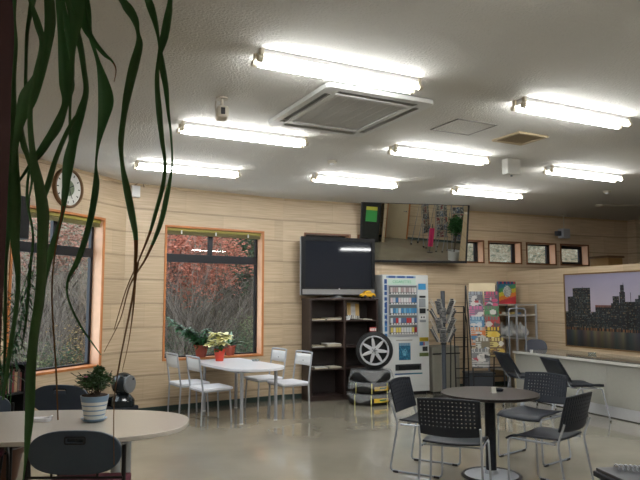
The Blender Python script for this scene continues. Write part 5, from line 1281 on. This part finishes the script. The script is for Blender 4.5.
for li, (Y0, tr) in enumerate(LV):
    wmax = max(p[2] for p in tr) * 1.05; ctr = []
    first = tr[0]
    P0 = aty(first[0], first[1], Y0) - hc
    # arch from the crown to the first traced point
    if first[1] < 60:
        P1 = aty(tr[1][0], tr[1][1], Y0) - hc; up = (P0 - P1).normalized(); Pz = P0 + up * .13
        arch = [Vector((Pz.x * .25, (Y0 - hc.y) * .25, .10)), Vector((Pz.x * .7, (Y0 - hc.y) * .7, max(.13, Pz.z + .06))), Pz]
        arch = [(a, first[2] * .8) for a in arch]
    else: arch = []
    pts = arch + [(aty(x, y, Y0 + .02 * math.sin(y * .02 + li)) - hc, w_) for x, y, w_ in tr]
    # resample with Catmull-Rom
    smp = []
    for k in range(len(pts) - 1):
        p0, p1, p2, p3 = pts[max(0, k - 1)], pts[k], pts[k + 1], pts[min(len(pts) - 1, k + 2)]
        for j in range(5):
            u = j / 5; f = lambda a, b, c, d: .5 * ((2 * b) + (c - a) * u + (2 * a - 5 * b + 4 * c - d) * u * u + (3 * b - a - 3 * c + d) * u ** 3)
            smp.append((f(p0[0], p1[0], p2[0], p3[0]), max(.6, f(p0[1], p1[1], p2[1], p3[1]))))
    smp.append(pts[-1])
    mb = MB(); vs = []; sgn = 1; n_ = len(smp)
    for k, (p, w_) in enumerate(smp):
        tan = (smp[min(n_ - 1, k + 1)][0] - smp[max(0, k - 1)][0]).normalized()
        w_ = w_ * min(1.1, (w_ / (wmax * .8)) ** .35) if wmax > 4 else w_; an = math.radians(30) * math.sin(k * .12 + li * 1.7); wid = w_ / math.cos(an)
        view = Vector((0, 1, 0)); side = tan.cross(view).normalized(); nrm = side.cross(tan).normalized()
        s_ = side * math.cos(an) + nrm * math.sin(an); hw = wid / F * Y0 * .5
        nn = s_.cross(tan).normalized()
        vs += [p - s_ * hw, p - s_ * hw * .5 + nn * hw * .22, p + nn * hw * .34, p + s_ * hw * .5 + nn * hw * .22, p + s_ * hw]
    fs = [(k * 5 + i, k * 5 + i + 1, k * 5 + i + 6, k * 5 + i + 5) for k in range(n_ - 1) for i in range(4)]
    o = obj('leaf', MB().add(vs, fs), strap_m, t, smooth=True, auto=False)
    if li in (5, 7, 8, 9, 15, 16):
        o.data.materials.append(drym); cut = .78 if li < 15 else -1
        for f_ in o.data.polygons:
            if f_.vertices[0] // 5 > n_ * cut: f_.material_index = 1

# black spiral binder on a low black table at the lower right
Q0 = atz(592.5, 466.5, .66)
t = thing('side_table', 'low black square table cut by the lower right corner', 'table', (Q0.x, Q0.y, 0), math.radians(8))
obj('top', MB().bb((-.0, -.62, .61), (.66, -.0, .64)), blackp, t, bevel=.006)
for x in (.04, .62):
    for y in (-.58, -.04): obj('leg', MB().cyl((x, y, 0), (x, y, .61), .018), blackm, t)
t = thing('spiral_binder', 'black spiral-bound book lying on the low black table', 'book', (Q0.x, Q0.y, .641), math.radians(8))
obj('cover', MB().bb((.01, -.40, 0), (.56, -.015, .018)), mat('binder_cover', (36, 38, 44), .35), t, bevel=.004)
sp = MB(); pts = []
for k in range(17 * 10):
    a = 2 * PI * k / 10; u = k / 170; pts.append((.09 + .36 * u, -.075 - .16 * u + .016 * math.cos(a), .030 + .016 * math.sin(a)))
sp.tube(pts, .004, 5); obj('wire_spiral', sp, silver, t, smooth=True)
